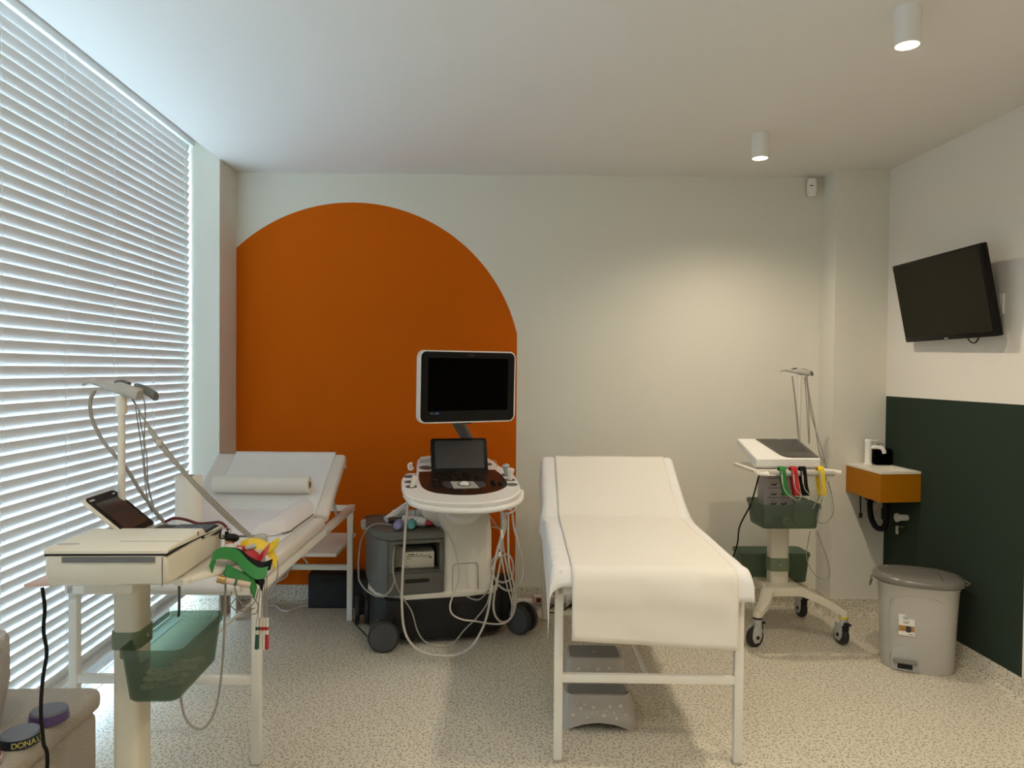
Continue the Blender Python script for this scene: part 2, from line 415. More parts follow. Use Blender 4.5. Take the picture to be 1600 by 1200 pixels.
# window: frame, posts and glass behind the blind
mb = MB()
mb.bx((-1.83, YREAR, 0), (-1.75, YN, .11)); mb.bx((-1.83, YREAR, 2.62), (-1.75, YN, 2.70))
for y in (YREAR+.03, -.75, .20, 1.15, 2.12, 3.13, YN-.03): mb.bx((-1.82, y-.03, .11), (-1.755, y+.03, 2.62))
wf = struct('window_1', mb, M_frame)
mb = MB(); mb.bx((-1.795, YREAR, .11), (-1.789, YN, 2.62)); mb.build('window_pane', M_glass, wf)
# unseen pale ground outside the window, added so the slats get light
mb = MB(); mb.bx((-14, -9, -.16), (-1.84, 14, -.06)); o = mb.build('ground_bounce', mat('ground_bounce_grey', (.45, .45, .44), .9)); o['kind'] = 'structure'

# ------------------------------------------------------------------ venetian blind
bl = thing('venetian_blind', 'white wide-slat venetian blind covering the whole left window', 'blind', (XN, YREAR+.1, 0))
y0, y1 = 0, 4.100-YREAR-.1
mb = MB(); mb.bx((-.03, y0, 2.635), (.03, y1, 2.695), bev=.004); mb.bx((.03, y0, 2.625), (.036, y1, 2.697)); mb.build('headrail', M_slat, bl)
mb = MB(); pitch = .0439; tl = radians(18)
u = Vector((sin(tl), 0, cos(tl))); nrm = Vector((cos(tl), 0, -sin(tl)))
zs = [.190+pitch*k for k in range(56)]
for z in zs:
    cs = []
    for k in range(5):
        a = -1+k*.5; cs.append(Vector((0, 0, z))+u*(.0265*a)+nrm*(.0022*(1-a*a)))
    ring = [c+nrm*.0009 for c in cs]+[c-nrm*.0009 for c in reversed(cs)]
    mb.loft([[p+Vector((0, yy, 0)) for p in ring] for yy in (y0, y1)])
mb.build('slats', M_slat, bl, smooth=30)
mb = MB(); mb.bx((-.024, y0, .148), (.024, y1, .165), bev=.003); mb.build('bottom_rail', M_slat, bl)
CORD_Y = [at(x_, 180, X=XN).y for x_ in (282, 232, 171, 94)]; CORD_Y += [CORD_Y[-1]-.385*k for k in range(1, 11)]
mb = MB()
for yc in CORD_Y:
    yy = yc-YREAR-.1
    if yy < .1: continue
    for dx in (-.024, .024):
        for dy in (-.008, .008): mb.tube([(dx, yy+dy, .16), (dx, yy+dy, 2.64)], .0005, seg=4, smooth=False)
    for z in zs:      # ladder rungs, seen as short slanting strings on the room side
        mb.tube([(.024, yy-.016, z-.016), (.024, yy-.004, z+.016)], .0009, seg=4, smooth=False)
mb.build('ladder_cord', M_cord, bl)
mb = MB()
yy = 3.40-YREAR-.1
mb.tube([(.03, yy, .20), (.032, yy, .12), (.034, yy+.02, .06)], .0012, seg=5); mb.tube([(.03, yy, .20), (.032, yy+.03, .12), (.034, yy+.07, .05)], .0012, seg=5)
mb.cyl((.03, yy-.06, .125), (.03, yy-.045, .085), .003, .005, seg=8); mb.tube([(.03, yy-.08, .16), (.03, yy-.06, .125)], .001, seg=5)
mb.build('pull_cord', M_cord, bl)

# ------------------------------------------------------------------ ceiling spotlights
for i, (x, y) in enumerate(LAMPS):
    lb = ['white cylinder ceiling spotlight, the larger one near the top edge', 'white cylinder ceiling spotlight, the smaller one nearer the back wall',
          'white cylinder ceiling spotlight added out of view behind the viewpoint, second from the window end', 'white cylinder ceiling spotlight added out of view by the front wall', 'white cylinder ceiling spotlight added out of view above the viewpoint', 'white cylinder ceiling spotlight added out of view nearest the blind'][i]
    t = thing('ceiling_spotlight', lb, 'spotlight', (x, y, HC), 0, 'cylinder spotlights on the ceiling')
    mb = MB(); mb.lathe([(0, 0), (.0395, 0), (.0395, -.118), (.0375, -.120), (.0345, -.120), (.0345, -.112), (0, -.112)], seg=40); mb.build('lamp_body', M_white, t)
    mb = MB(); mb.lathe([(0, -.1125), (.033, -.1125), (.033, -.1185), (0, -.1185)], seg=32); mb.build('lens', M_lamp, t)
    lamp_light(x, y, t, LAMP_W*(.62 if i in (4, 5) else 1))

# ================================================================== EXAMINATION TABLES
TW, FLAT, HEADL, ZT, PAD0 = .34, 1.02, .48, .70, .10
def exam_table(label, loc, rotz, ang, zt=ZT):
    t = thing('examination_table', label, 'examination table', loc, rotz, 'examination tables')
    hy = FLAT
    c, s_ = cos(radians(ang)), sin(radians(ang))
    mb = MB(); mb.bx((-TW, PAD0, zt-.055), (TW, hy-.005, zt), bev=.02, seg=4); mb.build('mattress', M_pad, t)
    X = T((0, hy, zt)) @ Matrix.Rotation(radians(ang), 4, 'X')
    mb = MB(); mb.bx((-TW, .008, -.055), (TW, HEADL, 0), bev=.02, seg=4, X=X); mb.build('headrest', M_pad, t)
    mb = MB(); zf = zt-.057
    for sx in (-1, 1): mb.bx((sx*(TW-.035), PAD0+.015, zf-.035), (sx*(TW-.003), 1.66, zf-.002), bev=.003)
    for y in (PAD0+.015, FLAT-.01, 1.62): mb.bx((-TW+.01, y, zf-.034), (TW-.01, y+.03, zf-.003), bev=.003)
    mb.build('top_frame', M_steel_w, t)
    for sx in (-1, 1):
        for ly in (.15, 1.61):
            mb = MB(); mb.bx((sx*TW-sx*.003-.0155*(1+sx), ly-.015, .004), (sx*TW-sx*.003+.0155*(1-sx), ly+.015, zf-.03), bev=.003); mb.bx((sx*TW-sx*.003-.0165*(1+sx), ly-.017, 0), (sx*TW-sx*.003+.0165*(1-sx), ly+.017, .008), bev=.002, mt=M_lgrey)
            mb.build('leg', M_steel_w, t)
    for ly in (.15, 1.61):
        mb = MB(); mb.bx((-TW+.03, ly-.012, .285), (TW-.03, ly+.012, .315), bev=.003); mb.build('crossbar', M_steel_w, t)
    mb = MB(); mb.bx((-.007, .14, .294), (.007, 1.60, .306), bev=.003); mb.build('stretcher', M_steel_w, t)
    for sx in (-1, 1):
        a = X @ Vector((sx*(TW-.06), .30, -.055)); b = Vector((sx*(TW-.06), hy+.44, zf-.02))
        mb = MB(); mb.tube([a, b], .008, smooth=False); mb.build('headrest_strut', M_pearl, t)
        mb = MB(); mb.cyl((sx*(TW-.004), hy+.02, zf-.018), (sx*(TW+.012), hy+.02, zf-.018), .008, seg=12); mb.build('pivot_knob', M_pearl, t)
    mb = MB(); mb.cyl(X @ Vector((TW, .40, -.03)), X @ Vector((TW+.01, .40, -.03)), .009, seg=14); mb.build('adjuster_knob', M_lgrey, t)
    t['hinge'] = hy
    return t, X
R_LOC, R_ROT = (.592, 2.40, 0), -3.0
L_LOC, L_ROT = (-1.116, 2.43, 0), -2.4
bedR, XRt = exam_table('examination table on the right, covered with crepe paper that hangs over its end', R_LOC, R_ROT, 29)
bedL, XLt = exam_table('examination table by the window with a changing mat on top', L_LOC, L_ROT, 32)
mb = MB(); mb.bx((-.30, 1.38, .415), (.30, 1.86, .435), bev=.004)
mb.build('shelf', M_whitetrim, bedL)
mb = MB()
for a, b in (((.0, 1.62, .395), (-.02, 1.62, .32)), ((.03, 1.60, .395), (.09, 1.60, .32))): mb.tube([a, b], .004, smooth=False, seg=6)
mb.build('shelf_bracket', M_whitetrim, bedL)

def top_point(y, ang, zt=ZT, lift=0):
    """point on the lying surface at running length y along the table"""
    if y <= FLAT: return y, zt+lift
    c, s_ = cos(radians(ang)), sin(radians(ang)); k = y-FLAT
    return FLAT+k*c-lift*s_, zt+k*s_+lift*c
def sheet(name, loc, rot, ang, x0, x1, v0, v1, front, hangL, hangR, lift, mt, label, group, wob=.002, nu=44, nv=80, seed=0):
    """paper draped along the table; front = hang(u) over the foot end; hangL/R(v) = overhang at the sides"""
    rnd = random.Random(seed); ph = [rnd.random()*6 for _ in range(6)]
    R_ = .022
    def fn(u, v):
        # running length, negative = hanging over the foot end
        fr = front(u); L = PAD0-fr+(v1-PAD0+fr)*v
        xs = x0+(x1-x0)*u; hl, hr = hangL(max(0, L-PAD0)), hangR(max(0, L-PAD0))
        s = (x0-hl)+(x1+hr-(x0-hl))*u
        edge0, edge1 = -TW-.003, TW+.003
        z_off = 0; x = s; dy = 0
        if s < edge0:
            k = edge0-s; x = edge0-.012*min(1, k/.03)-.05*k; z_off = -k*.985
        if s > edge1:
            k = s-edge1; x = edge1+.012*min(1, k/.03)+.05*k; z_off = -k*.985
        wv = wob*(sin(9*s+ph[0]+3*L)*sin(7*L+ph[1]))+.4*wob*sin(31*L+ph[2]+11*s)
        if L >= PAD0:
            y, z = top_point(L, ang, lift=lift+abs(wv))
            if L < PAD0+R_: z -= (R_-sqrt(max(0, R_**2-(R_-L+PAD0)**2)))
            z += z_off
        else:
            k = PAD0-L
            if z_off: k = hypot(k, z_off); z_off = 0
            y = PAD0-lift-.004-.010*sin(min(1, k/.1)*pi/2)-abs(wv)*3*min(1, k/.08); z = ZT+lift-R_-k+z_off
        if z_off and abs(L-FLAT) < .12: x += (.010 if s > 0 else -.014)*(1-abs(L-FLAT)/.12)
        return Vector((x, y, z))
    t = None
    mb = MB(); mb.grid(fn, nu, nv); o = mb.build(name, mt, None, smooth=60, sol=.0012)
    o.location = loc; o.rotation_euler = (0, 0, radians(rot)); tag(o, label, 'paper sheet', group)
    return o
def fL(y):   # left side drop of the wide sheet: more at the foot, a fold by the hinge
    return .11+.06*max(0, 1-y/.25)+.02*sin(y*5)
sheet('paper_sheet', R_LOC, R_ROT, 29, -TW, TW, 0, FLAT+HEADL+.004,
      lambda u: .035 if .22 < u < .3 else (.035+0 + (.11*(1-u/.22) if u < .22 else 0) if u < .5 else .035+.045*min(1, (u-.3)/.2)),
      fL, lambda y: .010+.018*max(0, 1-y/.12), .003, M_paper2,
      'wide white crepe paper sheet covering the right examination table edge to edge', 'crepe paper on the right table', wob=.002, seed=3)
sheet('paper_sheet', R_LOC, R_ROT, 29, -.280, .298, 0, FLAT+HEADL+.008,
      lambda u: .225+.03*u, lambda y: 0, lambda y: 0, .0075, M_paper,
      'narrower cream paper strip lying on top and hanging over the foot of the right table', 'crepe paper on the right table', wob=.0025, seed=5)
sheet('paper_sheet', L_LOC, L_ROT, 32, -.24, .285, .0, FLAT+HEADL+.004,
      lambda u: .05, lambda y: 0, lambda y: 0, .003, M_paper2,
      'white paper strip spread over the table by the window, under the changing mat', None, wob=.001, seed=8)
# paper rolls
t = thing('paper_roll', 'standing roll of white couch paper behind the heart monitor with the open lid', 'paper roll', (at(295, 800, Y=2.92).x, 2.92, .7045), 0, 'couch paper rolls')
mb = MB(); mb.lathe([(.019, .004), (.05, .004), (.05, .262), (.049, .264), (.019, .264), (.019, .004)], seg=40); mb.build('paper', M_paper, t)
mb = MB(); mb.lathe([(.0165, 0), (.0188, 0), (.0188, .266), (.0165, .266), (.0165, 0)], seg=24); mb.build('core', M_card, t)
pa, pb = at(336, 757, Y=3.585), at(484, 757, Y=3.565)
t = thing('paper_roll', 'long roll of couch paper lying across the headrest of the table by the window', 'paper roll', tuple((pa+pb)/2), 0, 'couch paper rolls')
L_ = (pb-pa).length
Xr = T((0, 0, 0)) @ Matrix.Rotation(atan2((pb-pa).y, (pb-pa).x), 4, 'Z') @ Matrix.Rotation(pi/2, 4, 'Y')
mb = MB(); mb.lathe([(.018, -L_/2), (.0425, -L_/2), (.0425, L_/2), (.018, L_/2), (.018, -L_/2)], seg=40, X=Xr); mb.build('paper', M_paper, t)
mb = MB(); mb.lathe([(.015, -L_/2-.001), (.0178, -L_/2-.001), (.0178, L_/2+.001), (.015, L_/2+.001), (.015, -L_/2-.001)], seg=24, X=Xr); mb.build('core', M_card, t)
# changing mat
t = thing('changing_mat', 'padded white baby changing mat with raised sides on the table by the window', 'changing mat', (-1.085, 3.01, .706), -2.4)
mb = MB()
def matfn(u, v):
    x = -.27+.54*u; y = .60*v; d = min(u, 1-u)*.54
    k = min(1, d/.13); z = .016+.050*sin(pi*min(1, k))**.8*(1-.25*(1-v)) if k < 1 else .016
    z += .006*(1-abs(2*u-1))
    if d < .012: z *= sqrt(max(0, 1-(1-d/.012)**2))
    for q, w_ in ((v*.60, .03), ((1-v)*.60, .03)):
        if q < w_: z *= sqrt(max(0, 1-(1-q/w_)**2))
    z += .0015*sin(u*19)*sin(v*15) if z > .012 else 0
    c_ = max(0, .10-y); x *= 1-.35*(c_/.10)**2.2*abs(2*u-1)
    return Vector((x, y, max(.001, z)))
mb.grid(matfn, 48, 40); mb.grid(lambda u, v: Vector((matfn(u, v).x, matfn(u, v).y, 0)), 24, 20)
mb.build('mat_pad', M_matp, t, smooth=70)
mb = MB(); mb.tube([(matfn(u, v)+Vector((0, 0, .012 if False else .003))) for u, v in [(0, .9), (0, .3), (.0, .12), (.1, 0), (.5, 0), (.9, 0), (1, .12), (1, .3), (1, .9)]], .0028, seg=6); mb.build('piping', M_grey, t)

# ================================================================== BLACK CASE under the left table
mb = MB(); mb.bx((-1.01, 4.235, 0), (-.60, 4.335, .205), bev=.012, seg=3)
tag(mb.build('equipment_case', M_blackm), 'black box lying on the floor against the orange wall under the table', 'box')

# ================================================================== TELEVISION
c_ = Vector((2.2100, 3.4330, 1.7686)); yw, ti = -1.6041, .1998
r_ = Vector((cos(yw), sin(yw), 0)); n0 = Vector((sin(yw), -cos(yw), 0)); u_ = Vector((0, 0, 1))*cos(ti)+n0*sin(ti); n_ = r_.cross(u_)
Xt = Matrix((r_, u_, n_)).transposed().to_4x4(); Xt.translation = Vector((0, 0, 0))
t = thing('television', 'black flat television tilted on a bracket high on the right wall', 'television', tuple(c_))
w, h = .72, .414
mb = MB(); mb.box((0, 0, -.017), (w, h, .034), bev=.006, X=Xt); mb.box((0, -.03, -.045), (w*.7, h*.6, .03), bev=.012, X=Xt); mb.build('tv_housing', M_black, t)
mb = MB(); mb.box((0, .006, .0015), (w-.024, h-.036, .002), X=Xt); mb.build('screen', M_tv, t)
mb = MB(); mb.box((0, -h/2+.008, .001), (.028, .006, .002), X=Xt); mb.build('badge', M_lgrey, t)
mb = MB(); mb.tube([Xt @ Vector(p) for p in ((-.02+.1, -.19, -.05), (.1, -.225, -.045), (.14, -.235, -.045), (.18, -.20, -.05))], .003, seg=6); mb.build('loose_lead', M_black, t)
mb = MB(); mb.tube([Xt @ Vector((0, 0, -.05)), Vector((XR-c_.x-.02, 0, -.01))], .016, smooth=False); mb.box((XR-c_.x-.006, 0, -.01), (.012, .12, .16), bev=.002); mb.build('wall_bracket', M_black, t)
o = thing('wall_socket', 'white wall socket plate beside the television on the right wall', 'socket', (XR, 3.178, 1.715))
mb = MB(); mb.bx((-.010, -.045, -.045), (0, .045, .045), bev=.003); mb.build('cover_plate', M_white, o)
mb = MB(); mb.bx((-.013, -.02, -.03), (-.0101, .03, .03), bev=.001); mb.build('socket_insert', M_cream2, o)
mb = MB(); mb.tube([(-.014, .028, .0), (-.03, .05, .01), (-.035, .09, .03)], .0035, seg=6); mb.tube([(-.014, .028, -.012), (-.03, .055, -.005), (-.035, .09, .02)], .0035, seg=6); mb.build('plug_lead', M_black, o)
# motion sensor
o = thing('motion_sensor', 'small white motion sensor high in the corner of the back wall', 'sensor', (1.932, yb(1.932)-.001, 2.492))
Xs = T((0, -.035, 0)) @ Matrix.Rotation(radians(-14), 4, 'Z') @ Matrix.Rotation(radians(6), 4, 'X')
mb = MB(); mb.loft([[Xs @ Vector((x, y-.008*(1 if z < -.02 else .6), z)) for x, y in rrect(.058 if abs(z) < .045 else .048, .036, .01, 3)] for z in (-.052, -.045, -.02, .03, .046, .05)]); mb.build('sensor_housing', M_white, o)
mb = MB(); mb.box((-.006, -.0235, .010), (.018, .004, .005), X=Xs, mt=M_black); mb.build('indicator_window', M_black, o)
mb = MB(); mb.box((0, -.008, .046), (.03, .018, .02), bev=.003); mb.build('sensor_bracket', M_lgrey, o)

# ================================================================== WASHBASIN
t = thing('washbasin', 'small wall-hung corner washbasin with orange front panels', 'washbasin', (0, 0, 0))
zt, zb_ = .883, .722
P0 = [(2.092, YP-.001), (2.092, 3.70), (XR-.001, 3.722), (XR-.001, YP-.001)]
mb = MB()
mb.prism([(2.092, YP-.001), (2.088, 3.698), (2.104, 3.702), (2.108, YP-.001)], zb_, zt-.004, mt=None)
mb.prism([(2.088, 3.698), (XR-.001, 3.722), (XR-.001, 3.738), (2.100, 3.714)], zb_, zt-.004)
mb.build('front_panel', M_orange, t)
mb = MB()
def rim(px, py): return px, py
outer = [(2.087, 3.697), (XR-.001, 3.721), (XR-.001, YP-.001), (2.091, YP-.001)]
inner = [(2.125, 3.735), (XR-.03, 3.752), (XR-.03, 3.955), (2.125, 3.945)]
low = [(2.15, 3.77), (XR-.05, 3.78), (XR-.05, 3.93), (2.15, 3.92)]
tb = bmesh.new()
def vs(p, z): return [tb.verts.new((x, y, z)) for x, y in p]
a, b, b2, c, d = vs(outer, zt-.012), vs(outer, zt), vs(inner, zt), vs(low, zt-.09), vs(outer, zt-.012)
for A, B in ((a, b), (b, b2), (b2, c)):
    for k in range(4): tb.faces.new((A[k], A[(k+1) % 4], B[(k+1) % 4], B[k]))
tb.faces.new(c)
bmesh.ops.recalc_face_normals(tb, faces=tb.faces)
mb._merge(tb, None, None); mb.build('basin', M_basin, t, smooth=30)
mb = MB(); mb.cyl((2.225, 3.85, zt-.091), (2.225, 3.85, zt-.087), .018); mb.build('drain', M_chrome, t)
mb = MB(); mb.cyl((2.215, 3.87, .79), (2.215, 3.87, .60), .017); mb.cyl((2.215, 3.87, .74), (2.215, 3.87, .70), .024); mb.cyl((2.215, 3.87, .66), (2.215, 3.87, .60), .022)
mb.tube([(2.215, 3.87, .62), (2.215, 3.87, .57), (2.20, 3.88, .545), (2.18, 3.90, .55), (2.165, 3.92, .59), (2.16, 3.93, .64), (2.175, 3.96, .675), (2.20, 4.0, .68), (2.22, YP, .68)], .0155, seg=12)
mb.build('drain_trap', M_black, t)
mb = MB(); mb.tube([(2.13, 3.98, .75), (2.135, 3.985, .66), (2.145, 4.0, .60)], .004); mb.cyl((2.145, 4.0, .60), (2.155, 4.02, .585), .011, seg=10); mb.build('supply_hose', M_black, t); mb = MB(); mb.tube([(2.19, 3.9, .72), (2.188, 3.92, .64), (2.195, 3.94, .60)], .005); mb.build('supply_hose', M_lgrey, t)
mb = MB(); mb.cyl((XR, 3.84, .615), (XR-.05, 3.84, .615), .017, mt=M_cream2); mb.cyl((XR-.05, 3.84, .615), (XR-.062, 3.84, .615), .024, seg=8, mt=M_cream2); mb.build('wall_connector', M_cream2, t)
mb = MB(); mb.cyl((XR, 3.85, .555), (XR-.05, 3.85, .555), .012, mt=M_chrome); mb.box((XR-.05, 3.85, .545), (.012, .014, .045), bev=.003, mt=M_lgrey)
mb.build('stop_valve', M_chrome, t)
# faucet
fx, fy = 2.183, 4.0
t = thing('faucet', 'white single-lever faucet standing on the small washbasin', 'faucet', (fx, fy, zt))
mb = MB(); mb.lathe([(0, 0), (.024, 0), (.024, .006), (.020, .010), (.0185, .012), (.0185, .125), (.0, .125)], seg=28)
mb.tube([(0, 0, .095), (.03, -.018, .101), (.055, -.033, .098), (.066, -.04, .085), (.069, -.042, .068)], .0115, seg=14); mb.build('faucet_body', M_white, t)
mb = MB(); mb.lathe([(0, .1265), (.0195, .1265), (.0195, .141), (.017, .144), (0, .144)], seg=28); mb.box((.022, -.012, .139), (.05, .014, .006), bev=.003, X=Matrix.Rotation(radians(-10), 4, 'Z')); mb.build('lever', M_white, t)
# soap dispenser
t = thing('soap_dispenser', 'glossy black soap bottle block behind the faucet on the washbasin', 'soap dispenser', (2.262, 4.005, zt))
mb = MB(); mb.box((0, 0, .047), (.095, .07, .092), bev=.012, seg=4); mb.build('bottle', M_glassblk, t)
mb = MB(); mb.cyl((-.02, 0, .093), (-.02, 0, .112), .011, seg=16); mb.tube([(-.02, 0, .11), (-.02, 0, .118), (.012, -.01, .117)], .005); mb.build('pump', M_clear, t)

# ================================================================== PEDAL BIN
t = thing('pedal_bin', 'speckled grey plastic pedal bin with dark lid beside the green wall', 'bin', (2.095, 3.375, 0), -27)
def sq(w, d, p=3.2, n=48, cx=0, cy=0):
    out = []
    for k in range(n):
        a = 2*pi*k/n; c, s = cos(a), sin(a); out.append((cx+w/2*abs(c)**(2/p)*(1 if c > 0 else -1), cy+d/2*abs(s)**(2/p)*(1 if s > 0 else -1)))
    return out
mb = MB()
mb.loft([[(x, y, z) for x, y in sq(w_, d_)] for z, w_, d_ in ((0, .30, .225), (.01, .308, .232), (.30, .335, .252), (.392, .345, .262), (.396, .352, .268), (.405, .352, .268))])
mb.build('bin_body', M_bin, t, smooth=50)
mb = MB()
mb.loft([[(x, y, z) for x, y in sq(w_, d_, 2.6)] for z, w_, d_ in ((.406, .368, .285), (.413, .392, .306), (.424, .394, .308), (.437, .375, .290), (.446, .325, .245), (.450, .24, .17), (.451, .02, .02))])
mb.build('lid', M_lid, t, smooth=50)
mb = MB(); mb.box((.09, 0, .4485), (.003, .25, .004)); mb.build('lid_seam', M_groove, t)
mb = MB(); mb.tube([(.197, .04, .42), (.215, .0, .418), (.197, -.04, .42)], .004); mb.build('handle', M_lid, t); mb = MB(); mb.tube([(-.197, .04, .40), (-.205, .0, .36), (-.197, -.04, .40)], .004); mb.build('handle', M_lid, t)
pw = [(-.058, 0), (-.058, .07), (-.05, .095), (-.03, .108), (0, .113), (.03, .108), (.05, .095), (.058, .07), (.058, 0)]
mb = MB(); mb.prism([(x-.055, z+.004) for x, z in pw], -.1185, -.110, axis='y'); mb.build('pedal_recess', M_pearl, t)
mb = MB(); mb.box((-.055, -.128, .050), (.100, .03, .016), bev=.006, X=T((0, 0, 0)) @ Matrix.Rotation(0, 4, 'X')); mb.build('pedal', M_stoolg, t)
mb = MB(); mb.box((-.055, -.1195, .026), (.062, .003, .026)); mb.build('pedal_slot', M_blackm, t)
mb = MB(); mb.tube([(-.12, -.1235, .10), (-.125, -.1245, .30), (-.11, -.1255, .345), (-.05, -.1275, .36), (.05, -.1275, .36), (.09, -.127, .345)], .0022, seg=6); mb.build('moulded_line', M_lgrey, t)
Xl = T((-.052, -.1245, .222)) @ Matrix.Rotation(radians(-2.6), 4, 'X') @ RX90
mb = MB(); mb.box((0, 0, .0004), (.066, .096, .0008), X=Xl); mb.box((0, -.016, .0010), (.064, .026, .0006), X=Xl, mt=M_tan); mb.prism(rrect(.022, .03, .008), .0013, .0019, X=Xl @ T((.008, -.018, 0)), mt=M_ink)
mb.prism(rrect(.034, .016, .0075), .0009, .0013, X=Xl @ T((-.002, .032, 0)), mt=M_inkg); mb.prism(rrect(.031, .013, .006), .0013, .0016, X=Xl @ T((-.002, .032, 0)), mt=M_label)
mb.box((-.002, .034, .0018), (.022, .003, .0004), X=Xl, mt=M_inkg); mb.box((-.002, .030, .0018), (.018, .002, .0004), X=Xl, mt=M_inkg)
mb.box((-.002, .012, .0010), (.024, .010, .0004), X=Xl, mt=M_lgrey); mb.box((.018, -.041, .0010), (.018, .003, .0004), X=Xl, mt=M_ink)
mb.build('sticker', M_label, t)

# ================================================================== STEP STOOL
t = thing('step_stool', 'taupe two-tier plastic step stool printed with stars under the right table', 'step stool', (.462, 2.775, 0), -3)
def stool_shell(w0, w1, d0, d1, z0, z1, yc, front_arch=0):
    mb = MB()
    n = 40; rings = []
    for z, f in ((z0, 0), (z0+(z1-z0)*.12, .10), (z0+(z1-z0)*.85, .93), (z1-.004, .99), (z1, 1.0)):
        w = w0+(w1-w0)*f; d = d0+(d1-d0)*f
        if z == z1: w -= .012; d -= .012
        rings.append([(x, y+yc, z) for x, y in sq(w, d, 5, n)])
    mb.loft(rings); return mb
mb = MB()
# lower tier: walls with arched feet
W0, W1, D0, D1, Zs = .325, .265, .33, .28, .125
def lower(u, v):
    a = 2*pi*u; c, s = cos(a), sin(a); f = min(1, v*1.15); p = 5
    w = W0+(W1-W0)*f**.8; d = D0+(D1-D0)*f**.8
    if v > .93: w -= .012*(v-.93)/.07; d -= .012*(v-.93)/.07
    x = w/2*abs(c)**(2/p)*(1 if c > 0 else -1); y = d/2*abs(s)**(2/p)*(1 if s > 0 else -1)
    fx_ = x/(w/2); arch = .030*max(0, 1-(fx_/.72)**2) if abs(y) > d/2*.85 else 0
    fy_ = y/(d/2); arch = max(arch, .030*max(0, 1-(fy_/.65)**2) if abs(x) > w/2*.85 else 0)
    z = arch*(1-v)+Zs*min(1, v*1.08)
    return Vector((x, y+D0/2, z))
mb.grid(lower, 96, 14)
mb.prism([(x, y+D0/2) for x, y in sq(W1-.004, D1-.004, 5)], Zs-.012, Zs)
mb.build('lower_step', M_stool, t, smooth=50)
mb = stool_shell(.26, .235, .17, .155, Zs, .222, D0-.105); mb.build('upper_step', M_stool, t, smooth=50)
mb = MB(); mb.prism([(x, y+.085) for x, y in rrect(.235, .085, .02)], Zs+.0002, Zs+.0022); mb.prism([(x, y+D0-.105) for x, y in rrect(.205, .125, .02)], .2222, .2242)
mb.box((0, D0-.115, .2245), (.02, .003, .0008), mt=M_star)
mb.build('anti_slip_pad', M_stoolg, t)
mb = MB(); rs = random.Random(4)
tilt = atan2(.024, .105)
Xf = T((0, .0035, 0)) @ Matrix.Rotation(radians(90)-tilt*.55, 4, 'X')
for i, (sx, sz, r) in enumerate([(-.10, .055, .010), (-.055, .095, .006), (-.02, .085, .010), (-.045, .045, .008), (.02, .052, .011), (.045, .088, .008), (.085, .092, .010), (.07, .045, .007), (-.085, .10, .004), (.105, .06, .005), (-.07, .08, .009), (-.005, .068, .004), (.03, .075, .004), (.06, .066, .005), (-.10, .085, .004), (-.025, .062, .004)]):
    mb.prism(star(r, cx=sx, cy=sz, a0=90+rs.random()*40), .0, .0012, X=T((0, -.0005, 0)) @ Xf)
for sx, sz, r in [(-.07, .182, .010), (.01, .180, .010), (-.03, .19, .005), (.055, .185, .008), (.04, .165, .004), (-.05, .165, .004)]:
    mb.prism(star(r, cx=sx, cy=0, a0=90+rs.random()*40), 0, .0012, X=T((0, D0-.105-.0835+.002, sz)) @ Matrix.Rotation(radians(90)-.06, 4, 'X'))
mb.build('star_print', M_star, t)

# ================================================================== MONITORING CARTS
def local(root, p):
    return XF[root.name].inverted() @ p
def caster(t, x, y, ang, ring=None, r=.050, white=True, ztop=.145):
    X = T((x, y, 0)) @ Matrix.Rotation(radians(ang), 4, 'Z')
    mb = MB()
    for s_ in (-1, 1): mb.prism([(-.022, ztop-.035), (.022, ztop-.035), (.030, .085), (.034, .05), (.018, .022), (-.012, .022), (-.030, .05), (-.030, .09)], s_*.0165, s_*.0215, bev=.0012, X=X @ T((0, .022, 0)) @ Matrix.Rotation(-pi/2, 4, 'Z') if False else X @ T((0, .018, 0)) @ Matrix.Rotation(pi/2, 4, 'Z') @ RX90)
    mb.cyl(X @ Vector((0, 0, ztop-.04)), X @ Vector((0, 0, ztop-.006)), .021); fk = mb.build('caster', M_pearl, t)
    mb = MB(); mb.cyl(X @ Vector((-.0145, .018, r)), X @ Vector((.0145, .018, r)), r, seg=36, bev=.006); mb.build('wheel', M_rubber, fk)
    mb = MB(); mb.cyl(X @ Vector((-.0235, .018, r)), X @ Vector((.0235, .018, r)), .010, seg=16); mb.cyl(X @ Vector((-.016, .018, r)), X @ Vector((.016, .018, r)), .022, seg=24, mt=M_pearl); mb.build('axle', M_blackm, fk)
    mb = MB(); mb.box((0, -.012, ztop-.045), (.028, .03, .045), bev=.004, X=X); mb.box((0, -.030, ztop-.03), (.030, .028, .010), bev=.003, X=X); mb.build('brake_lever', M_blackm, fk)
    mb = MB(); mb.cyl((x, y, ztop-.006), (x, y, ztop+.006), .0235); mb.build('collar', ring or M_blackm, fk)
def bin_mesh(w, d, h, tap=.014, th=.0028, r=.022):
    mb = MB()
    def ring(w, d, r, z): return [(x, y, z) for x, y in rrect(w, d, r, 4)]
    w0, d0 = w-2*tap, d-2*tap
    R = [ring(w0-.01, d0-.01, r, 0), ring(w0, d0, r, .006), ring(w-.006, d-.006, r, h-.022), ring(w+.004, d+.004, r, h-.020), ring(w+.004, d+.004, r, h), ring(w-.002, d-.002, r, h), ring(w-.012, d-.012, r, h-.02), ring(w0-th*2, d0-th*2, r, .010), ring(w0-.012, d0-.012, r, th)]
    mb.loft(R, cap=True); return mb
def put_bin(t, name, c, w, d, h, rot=0, **k):
    mb = bin_mesh(w, d, h, **k); bmesh.ops.transform(mb.bm, matrix=T(c) @ Matrix.Rotation(radians(rot), 4, 'Z'), verts=mb.bm.verts)
    o = mb.build(name, M_tint, t, smooth=50); return o
